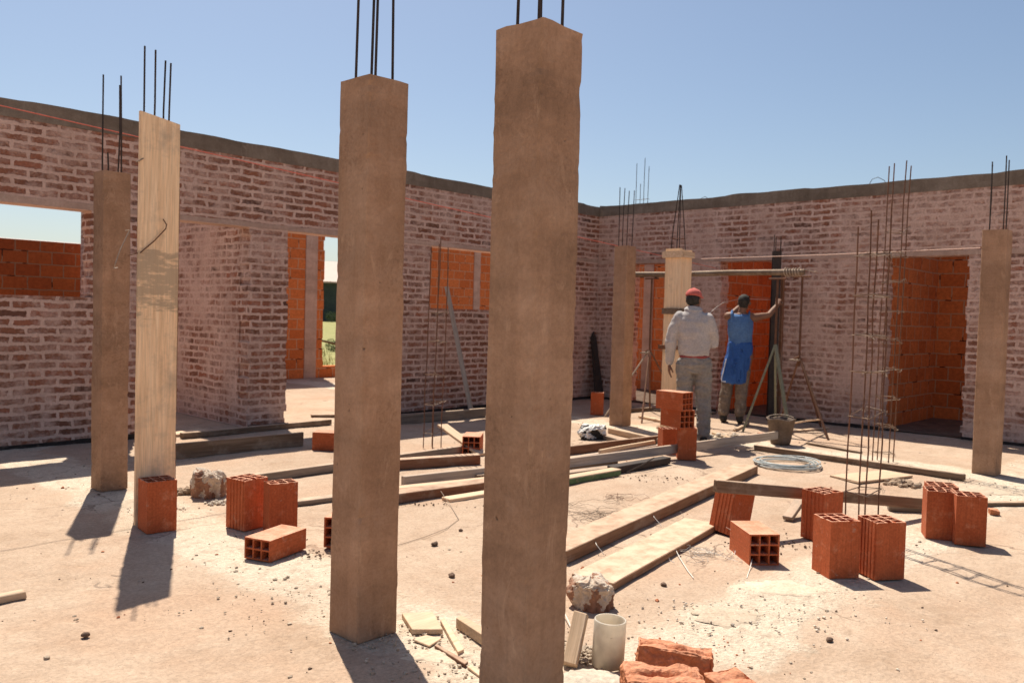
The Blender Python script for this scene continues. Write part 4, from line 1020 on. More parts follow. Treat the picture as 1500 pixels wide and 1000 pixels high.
def spill(c, rx, ry, seed, label):
    """dried cement splash: a thin lumpy crust with a torn edge"""
    bm = B(); nr, na = 14, 60; rows = []
    for j in range(nr+1):
        t_ = j/nr; row = []
        for i in range(na):
            a = 2*math.pi*i/na; w = Vector((math.cos(a)*1.3+seed, math.sin(a)*1.3, 0)); e = 1+.42*noise.noise(w)+.22*noise.noise(w*3)+.12*noise.noise(w*8)
            p = Vector((rx*t_*e*math.cos(a), ry*t_*e*math.sin(a), 0)); p.z = .006*(1-t_**3)+.006*noise.noise(Vector((p.x*18+seed, p.y*18, 0)))*(1-t_)+.003*noise.noise(Vector((p.x*60, p.y*60+seed, 0)))*(1-t_**4)-(.004 if j == nr else 0)
            row.append(bm.verts.new(p))
        rows.append(row)
    for a_, b_ in zip(rows[1:], rows[2:]):
        for i in range(na): bm.faces.new((a_[i], a_[(i+1) % na], b_[(i+1) % na], b_[i]))
    bm.faces.new(rows[1])
    for v in rows[0]: bm.verts.remove(v)
    return tag(obj('cement_splash', bm, 'splash', loc=c, rot=(0, 0, YAW-1.57), smooth=True), label, 'cement splash', 'dried cement splashes on the floor')
rubble(G(1010, 960), 70, .34, .22, .002, .006, 'rough_clay', 'red crumbs fallen around the broken bricks in the foreground', 61, 'crumbs', .004, 'debris', rot=YAW-1.57)
spill(G(1060, 900), .16, .12, 1.0, 'dried cement splash on the pale strip right of the broken bricks')
spill(G(1140, 860), .2, .12, 2.0, 'dried cement splash left of the front brick pair, towards us')
spill(G(1440, 716), .3, .22, 3.0, 'broad dried cement splash at the foot of the right column')
spill(G(210, 735), .14, .2, 4.0, 'dried cement splash between the two left columns')
spill(G(640, 960), .12, .07, 5.0, 'dried cement splash under the wood scraps')
for k, (px, py, s, lab) in enumerate(((637, 798, .018, 'dark stone between the two nearest columns, left of the other'), (662, 844, .017, 'dark stone between the two nearest columns, closest to the scraps'), (675, 777, .012, 'small flat stone between the two front columns, farthest back'), (1215, 938, .014, 'dark pebble on bare ground at lower right'), (972, 857, .014, 'dark clod in front of the wide thin plank'), (125, 931, .014, 'dark pebble on the ground at lower left'))):
    bm = B(); vs = ball(bm, (0, 0, s*.4), (s*1.3, s, s*.75), 2)
    for v in vs: v.co += v.co.normalized()*s*.35*noise.noise(v.co*70+Vector((k, 0, 0)))
    tag(obj('stone', bm, 'chip', loc=G(px, py), rot=(0, 0, k*1.1)), lab, 'stone', 'single stones on the floor')

# ------------------------------------------------------------------ wire, straps, strings
def tangle(c, rx, ry, n, label, seed, mat='rust', r=.0013, name='wire_tangle', h=.05, loops=1.0):
    rr = random.Random(seed); bm = B(); allp = []
    for k in range(n):
        a0 = rr.uniform(0, 6.28); x, y = rr.gauss(0, .35)*rx, rr.gauss(0, .35)*ry; rad = rr.uniform(.1, .45)*min(rx, ry); pts = []
        m = int(rr.uniform(8, 26)*loops); tw = rr.choice((-1, 1))*rr.uniform(.25, .6)
        for i in range(m):
            a0 += tw*rr.uniform(.3, 1.6); step = rad*.45
            x += math.cos(a0)*step; y += math.sin(a0)*step
            pts.append((x, y, .006+abs(noise.noise(Vector((i*.45, k*3.3, seed))))*h))
        allp += pts
    tube(bm, allp, r, 4)
    cs, sn = math.cos(YAW-1.57), math.sin(YAW-1.57)
    for v in bm.verts: v.co.x, v.co.y = v.co.x*cs-v.co.y*sn, v.co.x*sn+v.co.y*cs
    return tag(obj(name, bm, mat, loc=c), label, 'wire')
tangle(G(880, 755), .26, .34, 15, 'tangle of thin tie wire behind the broad thick plank', 5, 'tie', .0012)
tangle(G(1040, 815), .24, .2, 10, 'tangle of thin wire on the ground left of the lying nine-hole brick', 6, 'galv', .0012)
tangle(G(905, 735), .2, .25, 6, 'few loops of thin wire near the green edged board', 7, 'rust', .0011)
q = G(1150, 681); bm = B(); pts = []
for k in range(9*26):
    u = k/26; a_ = u*6.283; j = int(u)
    rad = .265+.045*noise.noise(Vector((u*.9, 2, 0)))+.02*noise.noise(Vector((u*3.1, 7, 0))); ox, oy = .07*noise.noise(Vector((u*.55, 0, 4))), .07*noise.noise(Vector((u*.55, 0, 9)))
    pts.append((ox*1.6+rad*1.08*math.cos(a_), oy*1.6+rad*math.sin(a_), .010+.0042*u*.9+.012*abs(noise.noise(Vector((u*2.2, 5, 5))))))
tube(bm, pts, .0055, 5)
tag(obj('tubing_coil', bm, 'coil', loc=q), 'loose flat coil of pale tubing on the ground beyond the raised plank', 'coil')
def strand(pts, r, mat, name, label, cat, group=None, n=5):
    bm = B(); c = Vector(pts[0]).copy(); tube(bm, [Vector(p)-c for p in pts], r, n)
    return tag(obj(name, bm, mat, loc=c), label, cat, group)
sg = 'white ties hanging from the planks'
def tie(pts, z, lab):
    strand([G(px, py, zz) for (px, py), zz in zip(pts, z)], .0022, 'strap', 'strap', lab, 'strap', sg)
tie([(870, 788), (874, 798), (885, 812)], (.055, .05, .004), 'white tie over the edge of the broad plank, nearer to the nearest column')
tie([(954, 748), (958, 757), (969, 770)], (.055, .05, .004), 'white tie over the edge of the broad plank, farther along')
tie([(990, 805), (996, 817), (1008, 836), (1016, 846)], (.028, .01, .004, .003), 'white tie over the edge of the wide thin plank, longer one')
tie([(980, 816), (981, 820), (988, 824)], (.028, .015, .004), 'short white tie stub on the wide thin plank')
tie([(1064, 772), (1078, 780), (1078, 800), (1076, 812)], (.14, .1, .04, .003), 'white tie hanging at the corner of the leaning brick')
tie([(1102, 818), (1098, 834), (1094, 846)], (.03, .006, .003), 'white tie at the foot of the lying nine-hole brick')
tie([(825, 893), (833, 910), (838, 922)], (.03, .02, .01), 'white tie between gravel heap and brown paper sack')
strand([G(583, 798, .004), G(625, 785, .006), G(655, 773, .004), G(672, 760, .005), G(660, 740, .01), G(643, 715, .06)], .0018, 'tie', 'wire', 'thin wire trailing on the ground between the two nearest columns', 'wire')
strand([G(917, 692, .003), G(940, 681, .05), G(958, 670, .09)], .006, 'rebar', 'steel_rod', 'short dark rod leaning on the dark cloth by the grey planks', 'rod')
# string along the row of columns
A, Bq = onX(147, 188, 2.31), onX(902, 359.5, 8.36)
dr = (Bq-A)
pst = A + dr*((10.74-A.x)/dr.x)
strand([A-dr*.75, A, A+dr*.5+Vector((0, 0, -.006)), Bq, pst], .0042, 'string_red', 'builder_string', 'taut red string running along the left wall past the columns', 'string')
A, Bq = onX(1027, 379, 8.44), onX(1436, 363, 8.47)
strand([A, (A+Bq)/2+Vector((0, 0, -.008)), Bq], .0042, 'string_pale', 'builder_string', 'pale string between the boxed column and the right column', 'string')

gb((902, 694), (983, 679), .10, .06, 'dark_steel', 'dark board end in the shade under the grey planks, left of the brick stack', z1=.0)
gb((700, 703), (905, 681), .12, .04, 'wood_old', 'dark old board under the longest grey plank, beside the nearest column')
gb((1085, 642), (1128, 637), .07, .03, 'wood_old', 'dark offcut between the green trestle leg and the bucket')
gb((1000, 612), (1050, 606), .06, .03, 'wood_old', 'dark board end on the floor behind the worker in grey')
gb((920, 604), (975, 600), .08, .05, 'wood_old', 'dark threshold board in the leftmost doorway of the right wall')
# dark pointed board leaning in the shade of the left wall
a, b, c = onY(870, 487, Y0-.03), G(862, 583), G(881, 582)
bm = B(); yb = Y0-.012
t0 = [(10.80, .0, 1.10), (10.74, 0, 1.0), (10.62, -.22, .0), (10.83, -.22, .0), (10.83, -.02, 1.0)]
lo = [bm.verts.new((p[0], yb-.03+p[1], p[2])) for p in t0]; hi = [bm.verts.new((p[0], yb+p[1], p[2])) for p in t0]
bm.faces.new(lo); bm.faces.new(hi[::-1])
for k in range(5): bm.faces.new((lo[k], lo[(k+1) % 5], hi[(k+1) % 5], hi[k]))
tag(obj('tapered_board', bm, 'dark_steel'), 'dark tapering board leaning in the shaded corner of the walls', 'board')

# dark steel post by the doorway the workers face
q = onX(1131, 560, 10.62)
rt = empty('steel_post', (q.x, q.y, 0), 0, 'tall dark post the worker in blue holds, before the middle doorway', 'post')
pz = hgt(Vector((q.x, q.y, 0)), 368)
bm = B()
hp = [(-.05, -.052), (-.038, -.052), (-.038, -.006), (.038, -.006), (.038, -.052), (.05, -.052), (.05, .052), (.038, .052), (.038, .006), (-.038, .006), (-.038, .052), (-.05, .052)]
r0 = [bm.verts.new((x, y, 0)) for x, y in hp]; r1 = [bm.verts.new((x, y, pz)) for x, y in hp]
for k in range(12): bm.faces.new((r0[k], r0[(k+1) % 12], r1[(k+1) % 12], r1[k]))
bm.faces.new(r1); bm.faces.new(r0[::-1])
o = obj('profile', bm, 'dark_steel', rt); o.rotation_euler = (0, 0, R(38))
for (dx, dy, e) in ((-.03, .03, .22), (.03, -.035, .2), (.02, .03, .19)):
    bm = B(); tube(bm, [(dx, dy, pz-.3), (dx, dy, pz+e)], .006, 6); obj('rebar', bm, 'rebar', rt)
# slender orange tinted timber jamb beside it
q = onX(1140, 560, 10.74); pz2 = hgt(Vector((q.x, q.y, 0)), 402)
beam(Vector((q.x, q.y, 0)), Vector((q.x, q.y+.01, pz2)), .05, .04, 'wood_red', 'slim reddish timber upright just right of the dark post', name='timber_upright', cat='timber', group=None, warp=.004)

# ------------------------------------------------------------------ scaffold trestles and pole
def trestle(px, label, feet, ztop, zj, mats, plate):
    """upright rod on splayed legs"""
    c = Vector(px); rt = empty('trestle', (c.x, c.y, 0), 0, label, 'trestle', 'scaffold trestles')
    bm = B(); tube(bm, [(c.x, c.y, zj-.12), (c.x, c.y, ztop)], .014, 8); child('upright', bm, mats[0], rt)
    bm = B(); tube(bm, [(c.x, c.y-.11, ztop), (c.x, c.y+.11, ztop)], .012, 6); child('fork', bm, mats[0], rt)
    for f in feet:
        bm = B(); tube(bm, [(c.x, c.y, zj), ((c.x+f[0])/2, (c.y+f[1])/2, zj/2+.01), (f[0], f[1], 0)], f[2], 8); child('leg', bm, f[3], rt)
    if plate:
        bm = B(); box(bm, c.x-.08, c.x+.02, c.y-.02, c.y+.10, zj-.055, zj-.035); child('plate', bm, 'tie', rt)
        bm = B(); tube(bm, [(c.x, c.y, zj), (c.x-.02, c.y+.06, zj-.03)], .02, 6); child('collar', bm, mats[0], rt)
    return rt
PZ = 1.915
f1, f2, f3 = G(1088, 632), G(1157, 640), G(1213, 643)
u1 = G(1137, 628); u1 = Vector((9.35, 4.62, 0))
z_at = lambda P, py: hgt(Vector((P[0], P[1], 0)), py)
r1 = _ray(1137, 470); t_ = 9.45/r1.x; u1 = Vector((9.45, r1.y*t_, 0))
trestle(u1, 'trestle with greenish legs under the right part of the scaffold pole', [(f1.x, f1.y, .014, 'green_pipe'), (f2.x, f2.y, .024, 'green_pipe'), (9.95, u1.y+.2, .014, 'green_pipe')], z_at(u1, 408), z_at(u1, 505), ('rust', 'rust'), False)
r1 = _ray(1173, 470); t_ = 9.85/r1.x; u2 = Vector((9.85, r1.y*t_, 0))
trestle(u2, 'rusty trestle at the right end of the scaffold pole, bracket on it', [(f3.x, f3.y, .014, 'rust'), (10.25, u2.y+.42, .012, 'rust'), (10.35, u2.y-.1, .012, 'rust')], z_at(u2, 405), z_at(u2, 522), ('rust', 'rust'), True)
r1 = _ray(953, 470); t_ = 9.6/r1.x; u3 = Vector((9.6, r1.y*t_, 0)); g1, g2 = G(940, 619), G(886, 610)
trestle(u3, 'rusty trestle at the left end of the scaffold pole, behind the string column', [(g1.x, g1.y, .012, 'rust'), (10.05, u3.y-.3, .012, 'rust'), (10.1, u3.y+.3, .012, 'rust'), (g2.x, g2.y, .012, 'tie')], z_at(u3, 408), z_at(u3, 512), ('rust', 'rust'), True)
def atx(px, py, x): return onX(px, py, x)
pa, pb = atx(925, 402, 9.62), atx(1178, 398.5, 9.72)
strand([pa, pa.lerp(pb, .3)+Vector((0, 0, -.008)), pa.lerp(pb, .6)+Vector((0, 0, .004)), pb], .037, 'pole', 'scaffold_pole', 'horizontal round wooden pole lying across the trestles above the workers', 'pole', n=12)
bm = B(); rr = random.Random(5); lash = []
for k in range(6):
    q = pb+(pa-pb).normalized()*(.25-.035*k)
    lash += [q+(pb-pa).normalized()*(.0039*a)+Vector((.046*math.cos(a*.7)*rr.uniform(.95, 1.15), 0, .046*math.sin(a*.7)*rr.uniform(.95, 1.2))) for a in range(10)]
q = pb; tube(bm, lash+[q+Vector((-.02, .02, .03)), q+Vector((0, -.06, .02)), q+Vector((0, -.13, .0)), q+Vector((0, -.16, .01))], .007, 5)
tag(obj('rope_lashing', bm, 'tie'), 'pale rope lashing around the right end of the scaffold pole', 'rope')

# bucket
q = G(1143, 650); rt = empty('bucket', (q.x, q.y, 0), 0, 'mortar crusted bucket at the foot of the green trestle leg', 'bucket')
bm = B(); n = 24; hh = .27
prof = [(.0, .002), (.10, .0), (.112, .05), (.148, hh), (.158, hh+.004), (.158, hh+.014), (.142, hh+.014), (.13, hh-.02), (.10, .05), (0, .045)]
rg = []
for r, z in prof:
    rg.append([bm.verts.new((r*math.cos(2*math.pi*k/n)*(1+.03*math.sin(k)), r*math.sin(2*math.pi*k/n), z+(.008*math.sin(k*1.1) if z > .2 else 0))) for k in range(n)])
for a, b in zip(rg, rg[1:]):
    for k in range(n): bm.faces.new((a[k], a[(k+1) % n], b[(k+1) % n], b[k]))
bmesh.ops.remove_doubles(bm, verts=bm.verts, dist=.0005)
obj('bucket_body', bm, 'bucket', rt, True)
bm = B(); tube(bm, [(.15*math.cos(a*.35-.6), .15*math.sin(a*.35-.6)*1.0, hh+.02+.02*math.sin(a*.5)) for a in range(9)], .005, 5); obj('handle', bm, 'tie', rt)
strand([G(1158, 620, .24), G(1180, 616, .2), G(1202, 614, .16)], .012, 'wood_new', 'tool_handle', 'pale tool handle sticking out to the right of the mortar bucket', 'tool handle')
# rods lying on the ground
strand([G(1150, 700, .02), G(1185, 694, .012), G(1240, 678, .02)], .005, 'rebar', 'steel_rod', 'thin rod on the ground near the coil of tubing', 'rod') if False else None

# ------------------------------------------------------------------ people
def hand(bm, wrist, d, nrm, curl=.5, s=1.0, side=1):
    """palm, four unequal bent fingers and a thumb; d = pointing direction, nrm = palm normal, side = thumb side"""
    d = Vector(d).normalized(); nrm = Vector(nrm); nrm = (nrm-d*nrm.dot(d)).normalized(); w = d.cross(nrm).normalized()*side
    p = Vector(wrist)
    tube(bm, [p-d*.01, p+d*.03*s, p+d*.085*s], [(.026*s, .019*s), (.036*s, .017*s), (.041*s, .014*s)], 12)
    # re-orient: broad axis must be w
    k0 = p+d*.085*s
    for i, ln in enumerate((.070, .080, .074, .058)):
        off = w*((1.5-i)*.0215*s); b = k0+off; seg = ln*s/3; pts = [b-d*.02]; dd = d.copy(); pts.append(b)
        for k in range(3):
            ang = curl*(.5+.4*k); dd = (d*math.cos(ang)+nrm*math.sin(ang)).normalized(); pts.append(pts[-1]+dd*seg)
        tube(bm, pts, [.0095*s, .0095*s, .009*s, .0082*s, .0072*s], 8); ball(bm, pts[-1], .0072*s, 1)
    tb = p+d*.03*s+w*.03*s
    pts = [tb-w*.012, tb+(w*.8+d*.5+nrm*.25).normalized()*.03*s]; pts.append(pts[-1]+(w*.25+d*.9+nrm*.45).normalized()*.03*s); pts.append(pts[-1]+(d*.9+nrm*.55).normalized()*.024*s)
    tube(bm, pts, [.014*s, .012*s, .0105*s, .0085*s], 8); ball(bm, pts[-1], .0085*s, 1)
def palm_fix(bm, *a): pass
def head(bm, c, yaw=0.0, pitch=0.0, s=1.0):
    """skull, jaw, nose, brow, lips and ears, facing local +y"""
    vs = []
    b2 = B()
    ball(b2, (0, -.008, .03), (.074, .094, .085), 3); ball(b2, (0, .022, -.035), (.056, .068, .072), 3)
    ball(b2, (0, .045, -.085), (.030, .034, .024), 2)
    tube(b2, [(0, .086, .022), (0, .103, -.010), (0, .108, -.026)], [.009, .013, .014], 8); ball(b2, (0, .102, -.026), (.017, .014, .011), 2)
    ball(b2, (0, .076, .036), (.052, .018, .011), 2); ball(b2, (0, .082, -.058), (.024, .012, .0065), 2); ball(b2, (0, .08, -.070), (.021, .012, .0065), 2)
    for sx in (-1, 1): ball(b2, (sx*.077, -.012, -.005), (.012, .020, .032), 2); ball(b2, (sx*.032, .066, -.02), (.022, .018, .016), 2)
    m = Matrix.Translation(c) @ Euler((pitch, 0, yaw)).to_matrix().to_4x4() @ Matrix.Scale(s, 4)
    bmesh.ops.transform(b2, matrix=m, verts=b2.verts)
    t_ = bpy.data.meshes.new('t'); b2.to_mesh(t_); b2.free(); bm.from_mesh(t_); bpy.data.meshes.remove(t_)
    return m
def person(loc, face, label, skin_fn, clothes, eyes):
    rt = empty('person', loc, face, label, 'person')      # local +y is where the person faces
    bm = B(); hm = skin_fn(bm); me = fuse(bm, .0062, 2); obj('body', me, 'skin', rt, True)
    for sx in (-1, 1):
        bm = B(); ball(bm, hm @ Vector((sx*.031, .082, .012)), (.011, .008, .008), 2); obj('eye', bm, 'eye', rt, True)
    for (nm, fn, mat, vox, wr_) in clothes:
        bm = B(); fn(bm, hm); me = fuse(bm, vox, 2)
        if wr_: wrinkle(me, *wr_)
        obj(nm, me, mat, rt, True)
    return rt

# --- worker in grey: back to us, left arm hanging, right forearm forward
lS, lE, lW = Vector((-.185, -.01, 1.36)), Vector((-.245, -.03, 1.10)), Vector((-.252, .03, .855))
rS, rE, rW = Vector((.165, .0, 1.35)), Vector((.215, .05, 1.09)), Vector((.16, .27, 1.22))
lH, rH = Vector((-.075, 0, .88)), Vector((.105, 0, .88))
lK, rK = Vector((-.085, .035, .48)), Vector((.125, .03, .48))
lA, rA = Vector((-.09, -.01, .085)), Vector((.14, -.02, .085))
def grey_body(bm):
    loft(bm, [(.015, 0, .84, .135, .10), (.01, 0, .95, .145, .105), (0, 0, 1.06, .135, .10), (-.008, .005, 1.2, .155, .112), (-.01, 0, 1.33, .165, .10), (-.01, -.005, 1.41, .10, .065)])
    capsule(bm, [(-.01, -.005, 1.39), (-.008, .01, 1.50)], [.056, .054])
    for a, b, c in ((lS, lE, lW), (rS, rE, rW)): capsule(bm, [a, a.lerp(b, .5), b, b.lerp(c, .5), c], [.054, .048, .040, .038, .027])
    for a, b, c in ((lH, lK, lA), (rH, rK, rA)):
        capsule(bm, [a, a.lerp(b, .5), b, b.lerp(c, .35), c], [.088, .076, .056, .056, .038])
        capsule(bm, [c+Vector((0, -.03, -.045)), c+Vector((.005, .07, -.05)), c+Vector((.01, .15, -.058))], [.036, .038, .028])
    hand(bm, lW, (-.02, .12, -1), (1, .2, 0), .42, 1.0, 1)
    hand(bm, rW, (-.25, .9, .3), (-.9, -.2, .2), 1.0, 1.0, 1)
    return head(bm, Vector((-.012, .022, 1.555)), R(-26), R(-4))
def sweat(bm, hm):
    loft(bm, [(.012, 0, .945, .154, .118), (.012, 0, .97, .168, .130), (.006, 0, 1.06, .17, .132), (-.005, 0, 1.2, .182, .140), (-.01, 0, 1.32, .19, .130), (-.01, -.005, 1.39, .165, .105), (-.01, -.004, 1.435, .095, .085), (-.01, 0, 1.49, .072, .072)], 28)
    capsule(bm, [lS+Vector((.03, 0, .0)), lS.lerp(lE, .5), lE, lE.lerp(lW, .5), lE.lerp(lW, .93)], [.076, .070, .061, .055, .043], 14)
    capsule(bm, [rS+Vector((-.03, 0, .0)), rS.lerp(rE, .5), rE, rE.lerp(rW, .5), rE.lerp(rW, .93)], [.076, .070, .061, .054, .043], 14)
    tube(bm, [(-.01+.083*math.cos(a*.5236), .0+.08*math.sin(a*.5236), 1.452+.012*math.sin(a*.5236)) for a in range(13)], .021, 8)
def hem(bm, hm): loft(bm, [(.012, 0, .926, .148, .114), (.012, 0, .931, .158, .122), (.012, 0, .945, .163, .126), (.012, 0, .956, .157, .120)], 28)
def trous(bm, hm):
    loft(bm, [(.015, -.005, .76, .13, .10), (.015, -.008, .86, .165, .128), (.012, 0, .93, .152, .118), (.012, 0, .945, .14, .108)], 24)
    for a, b, c in ((lH, lK, lA), (rH, rK, rA)):
        capsule(bm, [a+Vector((0, 0, -.02)), a.lerp(b, .5), b, b.lerp(c, .5), c+Vector((0, 0, .03)), c+Vector((0, .01, -.025))], [.104, .096, .082, .078, .074, .072], 16)
def boot_of(c):
    def boots(bm, hm):
        capsule(bm, [c+Vector((0, -.035, -.038)), c+Vector((.005, .07, -.045)), c+Vector((.012, .155, -.053))], [.045, .047, .034], 12)
        capsule(bm, [c+Vector((0, -.01, -.03)), c+Vector((0, -.01, .03))], [.05, .05], 12)
    return boots
def cap(bm, hm):
    b2 = B(); ball(b2, (0, -.010, .052), (.086, .105, .080), 3)
    bmesh.ops.bisect_plane(b2, geom=b2.verts[:]+b2.edges[:]+b2.faces[:], plane_co=(0, 0, .035), plane_no=(0, .12, 1), clear_inner=True)
    bmesh.ops.holes_fill(b2, edges=[e for e in b2.edges if e.is_boundary])
    secs = [(-.075, .05), (-.05, .115), (0, .155), (.05, .115), (.075, .05)]
    up = [b2.verts.new((x, y+.03, .05-.16*x*x*10*.6)) for x, y in secs]; dn = [b2.verts.new((x, y+.03, .038-.16*x*x*10*.6)) for x, y in secs]
    bk = [b2.verts.new((x, .03, .05)) for x in (-.06, .06)]; bk2 = [b2.verts.new((x, .03, .038)) for x in (-.06, .06)]
    b2.faces.new(up+[bk[1], bk[0]]); b2.faces.new((dn+[bk2[1], bk2[0]])[::-1])
    lp = up+[bk[1], bk[0]]; lq = dn+[bk2[1], bk2[0]]
    for k in range(len(lp)): b2.faces.new((lp[k], lq[k], lq[(k+1) % len(lp)], lp[(k+1) % len(lp)]))
    ball(b2, (0, -.01, .134), .008, 1)
    bmesh.ops.transform(b2, matrix=hm, verts=b2.verts)
    t2 = bpy.data.meshes.new('t'); b2.to_mesh(t2); b2.free(); bm.from_mesh(t2); bpy.data.meshes.remove(t2)
def capband(bm, hm):
    b2 = B(); loft(b2, [(0, -.006, -.025, .076, .092), (0, -.008, .0, .083, .100), (0, -.009, .036, .0855, .104), (0, -.01, .045, .08, .1)], 24)
    bmesh.ops.transform(b2, matrix=hm, verts=b2.verts)
    t2 = bpy.data.meshes.new('t'); b2.to_mesh(t2); b2.free(); bm.from_mesh(t2); bpy.data.meshes.remove(t2)
def hairback(bm, hm):
    b2 = B(); ball(b2, (0, -.022, .012), (.078, .086, .085), 3)
    bmesh.ops.transform(b2, matrix=hm, verts=b2.verts)
    t2 = bpy.data.meshes.new('t'); b2.to_mesh(t2); b2.free(); bm.from_mesh(t2); bpy.data.meshes.remove(t2)
pg = G(1011, 647)
person((pg.x, pg.y, 0), R(33)-math.pi/2, 'person seen from behind in grey sweatshirt, grey trousers and red cap', grey_body, [
    ('sweatshirt', sweat, 'grey_cloth', .007, (.011, 7, (1.2, 1.2, 1.6), 3)), ('hem', hem, 'red_cloth', .008, (.004, 14)), ('trousers', trous, 'grey_trouser', .007, (.015, 9, (1, 1, 1.9), 8)),
    ('boot', boot_of(lA), 'boot', .007, None), ('boot', boot_of(rA), 'boot', .007, None), ('cap', cap, 'cap', .005, None), ('cap_band', capband, 'red_cloth', .006, None) if False else ('hair', hairback, 'hair', .006, (.002, 60))], None)

# --- worker in blue: back to us, both arms raised to the post
bS_l, bE_l, bW_l = Vector((-.135, .02, 1.40)), Vector((-.125, .24, 1.40)), Vector((.02, .44, 1.56))
bS_r, bE_r, bW_r = Vector((.20, .02, 1.39)), Vector((.38, .10, 1.43)), Vector((.485, .24, 1.565))
bH_l, bH_r = Vector((-.05, 0, .90)), Vector((.12, 0, .90))
bK_l, bK_r = Vector((-.115, .03, .48)), Vector((.07, .02, .49))
bA_l, bA_r = Vector((-.15, -.01, .085)), Vector((.06, -.03, .085))
def blue_body(bm):
    loft(bm, [(.035, 0, .86, .13, .10), (.035, 0, .97, .138, .102), (.03, 0, 1.08, .125, .095), (.025, .005, 1.22, .145, .108), (.022, 0, 1.35, .155, .098), (.03, -.002, 1.44, .085, .06)])
    capsule(bm, [(.035, 0, 1.42), (.05, .012, 1.53)], [.055, .053])
    for a, b, c in ((bS_l, bE_l, bW_l), (bS_r, bE_r, bW_r)): capsule(bm, [a, a.lerp(b, .5), b, b.lerp(c, .5), c], [.056, .048, .040, .037, .027])
    capsule(bm, [(-.10, 0, 1.40), bS_l], [.06, .056]); capsule(bm, [(.13, 0, 1.40), bS_r], [.06, .056])
    for a, b, c in ((bH_l, bK_l, bA_l), (bH_r, bK_r, bA_r)):
        capsule(bm, [a, a.lerp(b, .5), b, b.lerp(c, .35), c], [.088, .076, .056, .056, .038])
        capsule(bm, [c+Vector((0, -.03, -.045)), c+Vector((.0, .07, -.05)), c+Vector((.0, .15, -.058))], [.036, .038, .028])
    hand(bm, bW_l, (.6, .5, .35), (.6, .3, -.3), .8, 1.0, 1)
    hand(bm, bW_r, (.15, .55, .75), (-.3, .9, -.4), .9, 1.0, -1)
    return head(bm, Vector((.062, .035, 1.575)), R(-8), R(6), .98)
def tank(bm, hm):
    loft(bm, [(.035, 0, .90, .150, .118), (.035, 0, .98, .158, .122), (.03, 0, 1.08, .150, .118), (.025, 0, 1.22, .162, .126), (.022, 0, 1.33, .165, .114), (.025, -.002, 1.40, .142, .088), (.03, 0, 1.43, .105, .066)], 26)
    for sx in (-.085, .135): tube(bm, [(sx, -.07, 1.32), (sx, -.06, 1.42), (sx, 0, 1.458), (sx, .06, 1.42), (sx, .09, 1.32)], [(.03, .014)]*5, 10)
def shorts(bm, hm):
    loft(bm, [(-.04, -.025, .525, .150, .120), (-.038, -.025, .54, .160, .130), (-.03, -.02, .64, .166, .134), (-.005, -.012, .77, .166, .134), (.022, -.006, .89, .162, .130), (.035, 0, 1.0, .162, .127), (.034, 0, 1.05, .159, .125), (.034, 0, 1.06, .15, .118)], 28)
def bleg(a, b, c):
    def f(bm, hm):
        capsule(bm, [a.lerp(b, .5), b, b.lerp(c, .5), c+Vector((0, 0, .05))], [.088, .080, .077, .072], 16)
    return f
def bhair(bm, hm):
    b2 = B(); ball(b2, (0, -.014, .038), (.079, .098, .085), 3)
    ball(b2, (0, -.05, -.01), (.062, .05, .062), 3)
    bmesh.ops.transform(b2, matrix=hm, verts=b2.verts)
    t2 = bpy.data.meshes.new('t'); b2.to_mesh(t2); b2.free(); bm.from_mesh(t2); bpy.data.meshes.remove(t2)
def stripe(bm, hm):
    tube(bm, [(-.135-.0085*k, -.085-.008*k, .84-.045*k) for k in range(7)]+[(-.178, -.135, .55), (-.13, -.155, .545)], .0085, 6)
pb_ = G(1075, 615)
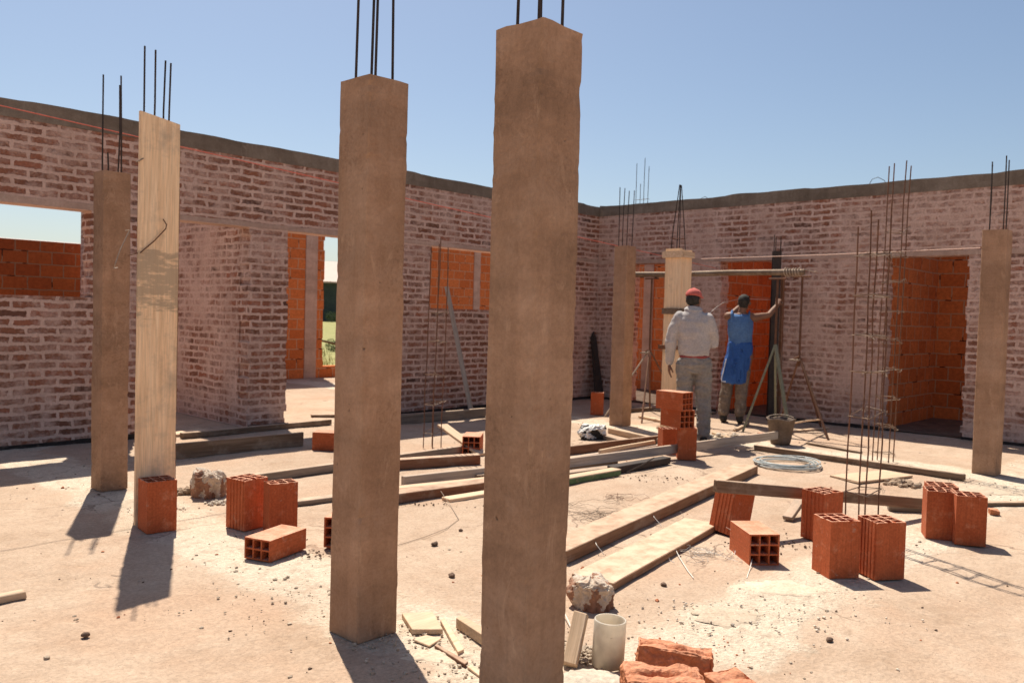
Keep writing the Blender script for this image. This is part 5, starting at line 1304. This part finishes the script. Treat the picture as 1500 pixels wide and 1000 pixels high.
person((pb_.x-.25, pb_.y-.15, 0), R(27)-math.pi/2, 'person seen from behind in a long blue sleeveless tunic, reaching up to the dark post', blue_body, [
    ('sleeveless_top', tank, 'blue_top', .007, (.008, 10, (1, 1, 1.3), 4)), ('tunic_skirt', shorts, 'blue_short', .008, (.026, 9, (1.5, 1.5, .35), 6)), ('white_trim', stripe, 'white_cloth', .004, None), ('trouser_leg', bleg(bH_l, bK_l, bA_l), 'brown_trouser', .008, (.012, 10, (1, 1, 1.5), 9)), ('trouser_leg', bleg(bH_r, bK_r, bA_r), 'brown_trouser', .008, (.012, 10, (1, 1, 1.5), 5)),
    ('boot', boot_of(bA_l), 'boot', .007, None), ('boot', boot_of(bA_r), 'boot', .007, None), ('hair', bhair, 'hair', .006, (.002, 60))], None)
# the tie wire the two are pulling
q0, q1, q2, q3 = onX(1040, 458, 8.45), onX(1060, 443, 9.4), onX(1085, 437.5, 10.15), onX(1128, 439, 10.55)
strand([q0, q0.lerp(q1, .5)+Vector((0, 0, .01)), q1, q2, q3], .003, 'galv', 'pulled_wire', 'pale wire pulled between the two workers and the dark post', 'wire')

# ------------------------------------------------------------------ camera, light
cam = bpy.data.cameras.new('camera'); co = bpy.data.objects.new('camera', cam); COL.objects.link(co); C.camera = co
mt = Matrix((_R, _U, -_F)).transposed().to_4x4(); mt.translation = (0, 0, CH); co.matrix_world = mt
cam.sensor_width = 36; cam.lens = FPX/1500*36; cam.clip_start = .05; cam.clip_end = 3000
cam.dof.use_dof = True; cam.dof.focus_distance = 3.0; cam.dof.aperture_fstop = 6.3
AZ, EL = R(65), R(60)
sun = bpy.data.lights.new('sun', 'SUN'); sun.energy = 5.0; sun.angle = R(.53); sun.color = (1, .925, .80)
so = bpy.data.objects.new('sun', sun); COL.objects.link(so)
sdir = Vector((math.cos(AZ)*math.cos(EL), math.sin(AZ)*math.cos(EL), math.sin(EL)))
so.rotation_euler = sdir.to_track_quat('Z', 'Y').to_euler(); so.location = sdir*30
w = bpy.data.worlds.new('World'); C.world = w; w.use_nodes = True; t = w.node_tree; t.nodes.clear()
out = t.nodes.new('ShaderNodeOutputWorld'); bgd = t.nodes.new('ShaderNodeBackground'); sky = t.nodes.new('ShaderNodeTexSky')
sky.sky_type = 'NISHITA'; sky.sun_disc = False; sky.sun_elevation = EL; sky.sun_rotation = math.pi/2-AZ
sky.altitude = 100; sky.air_density = 1.0; sky.dust_density = 1.25; sky.ozone_density = 1.0
L(t, sky.outputs[0], bgd.inputs[0]); bgd.inputs[1].default_value = .076; L(t, bgd.outputs[0], out.inputs[0])
C.view_settings.view_transform = 'Standard'; C.view_settings.look = 'None'; C.view_settings.exposure = .54; C.view_settings.gamma = 1
C.cycles.max_bounces = 8; C.cycles.diffuse_bounces = 6
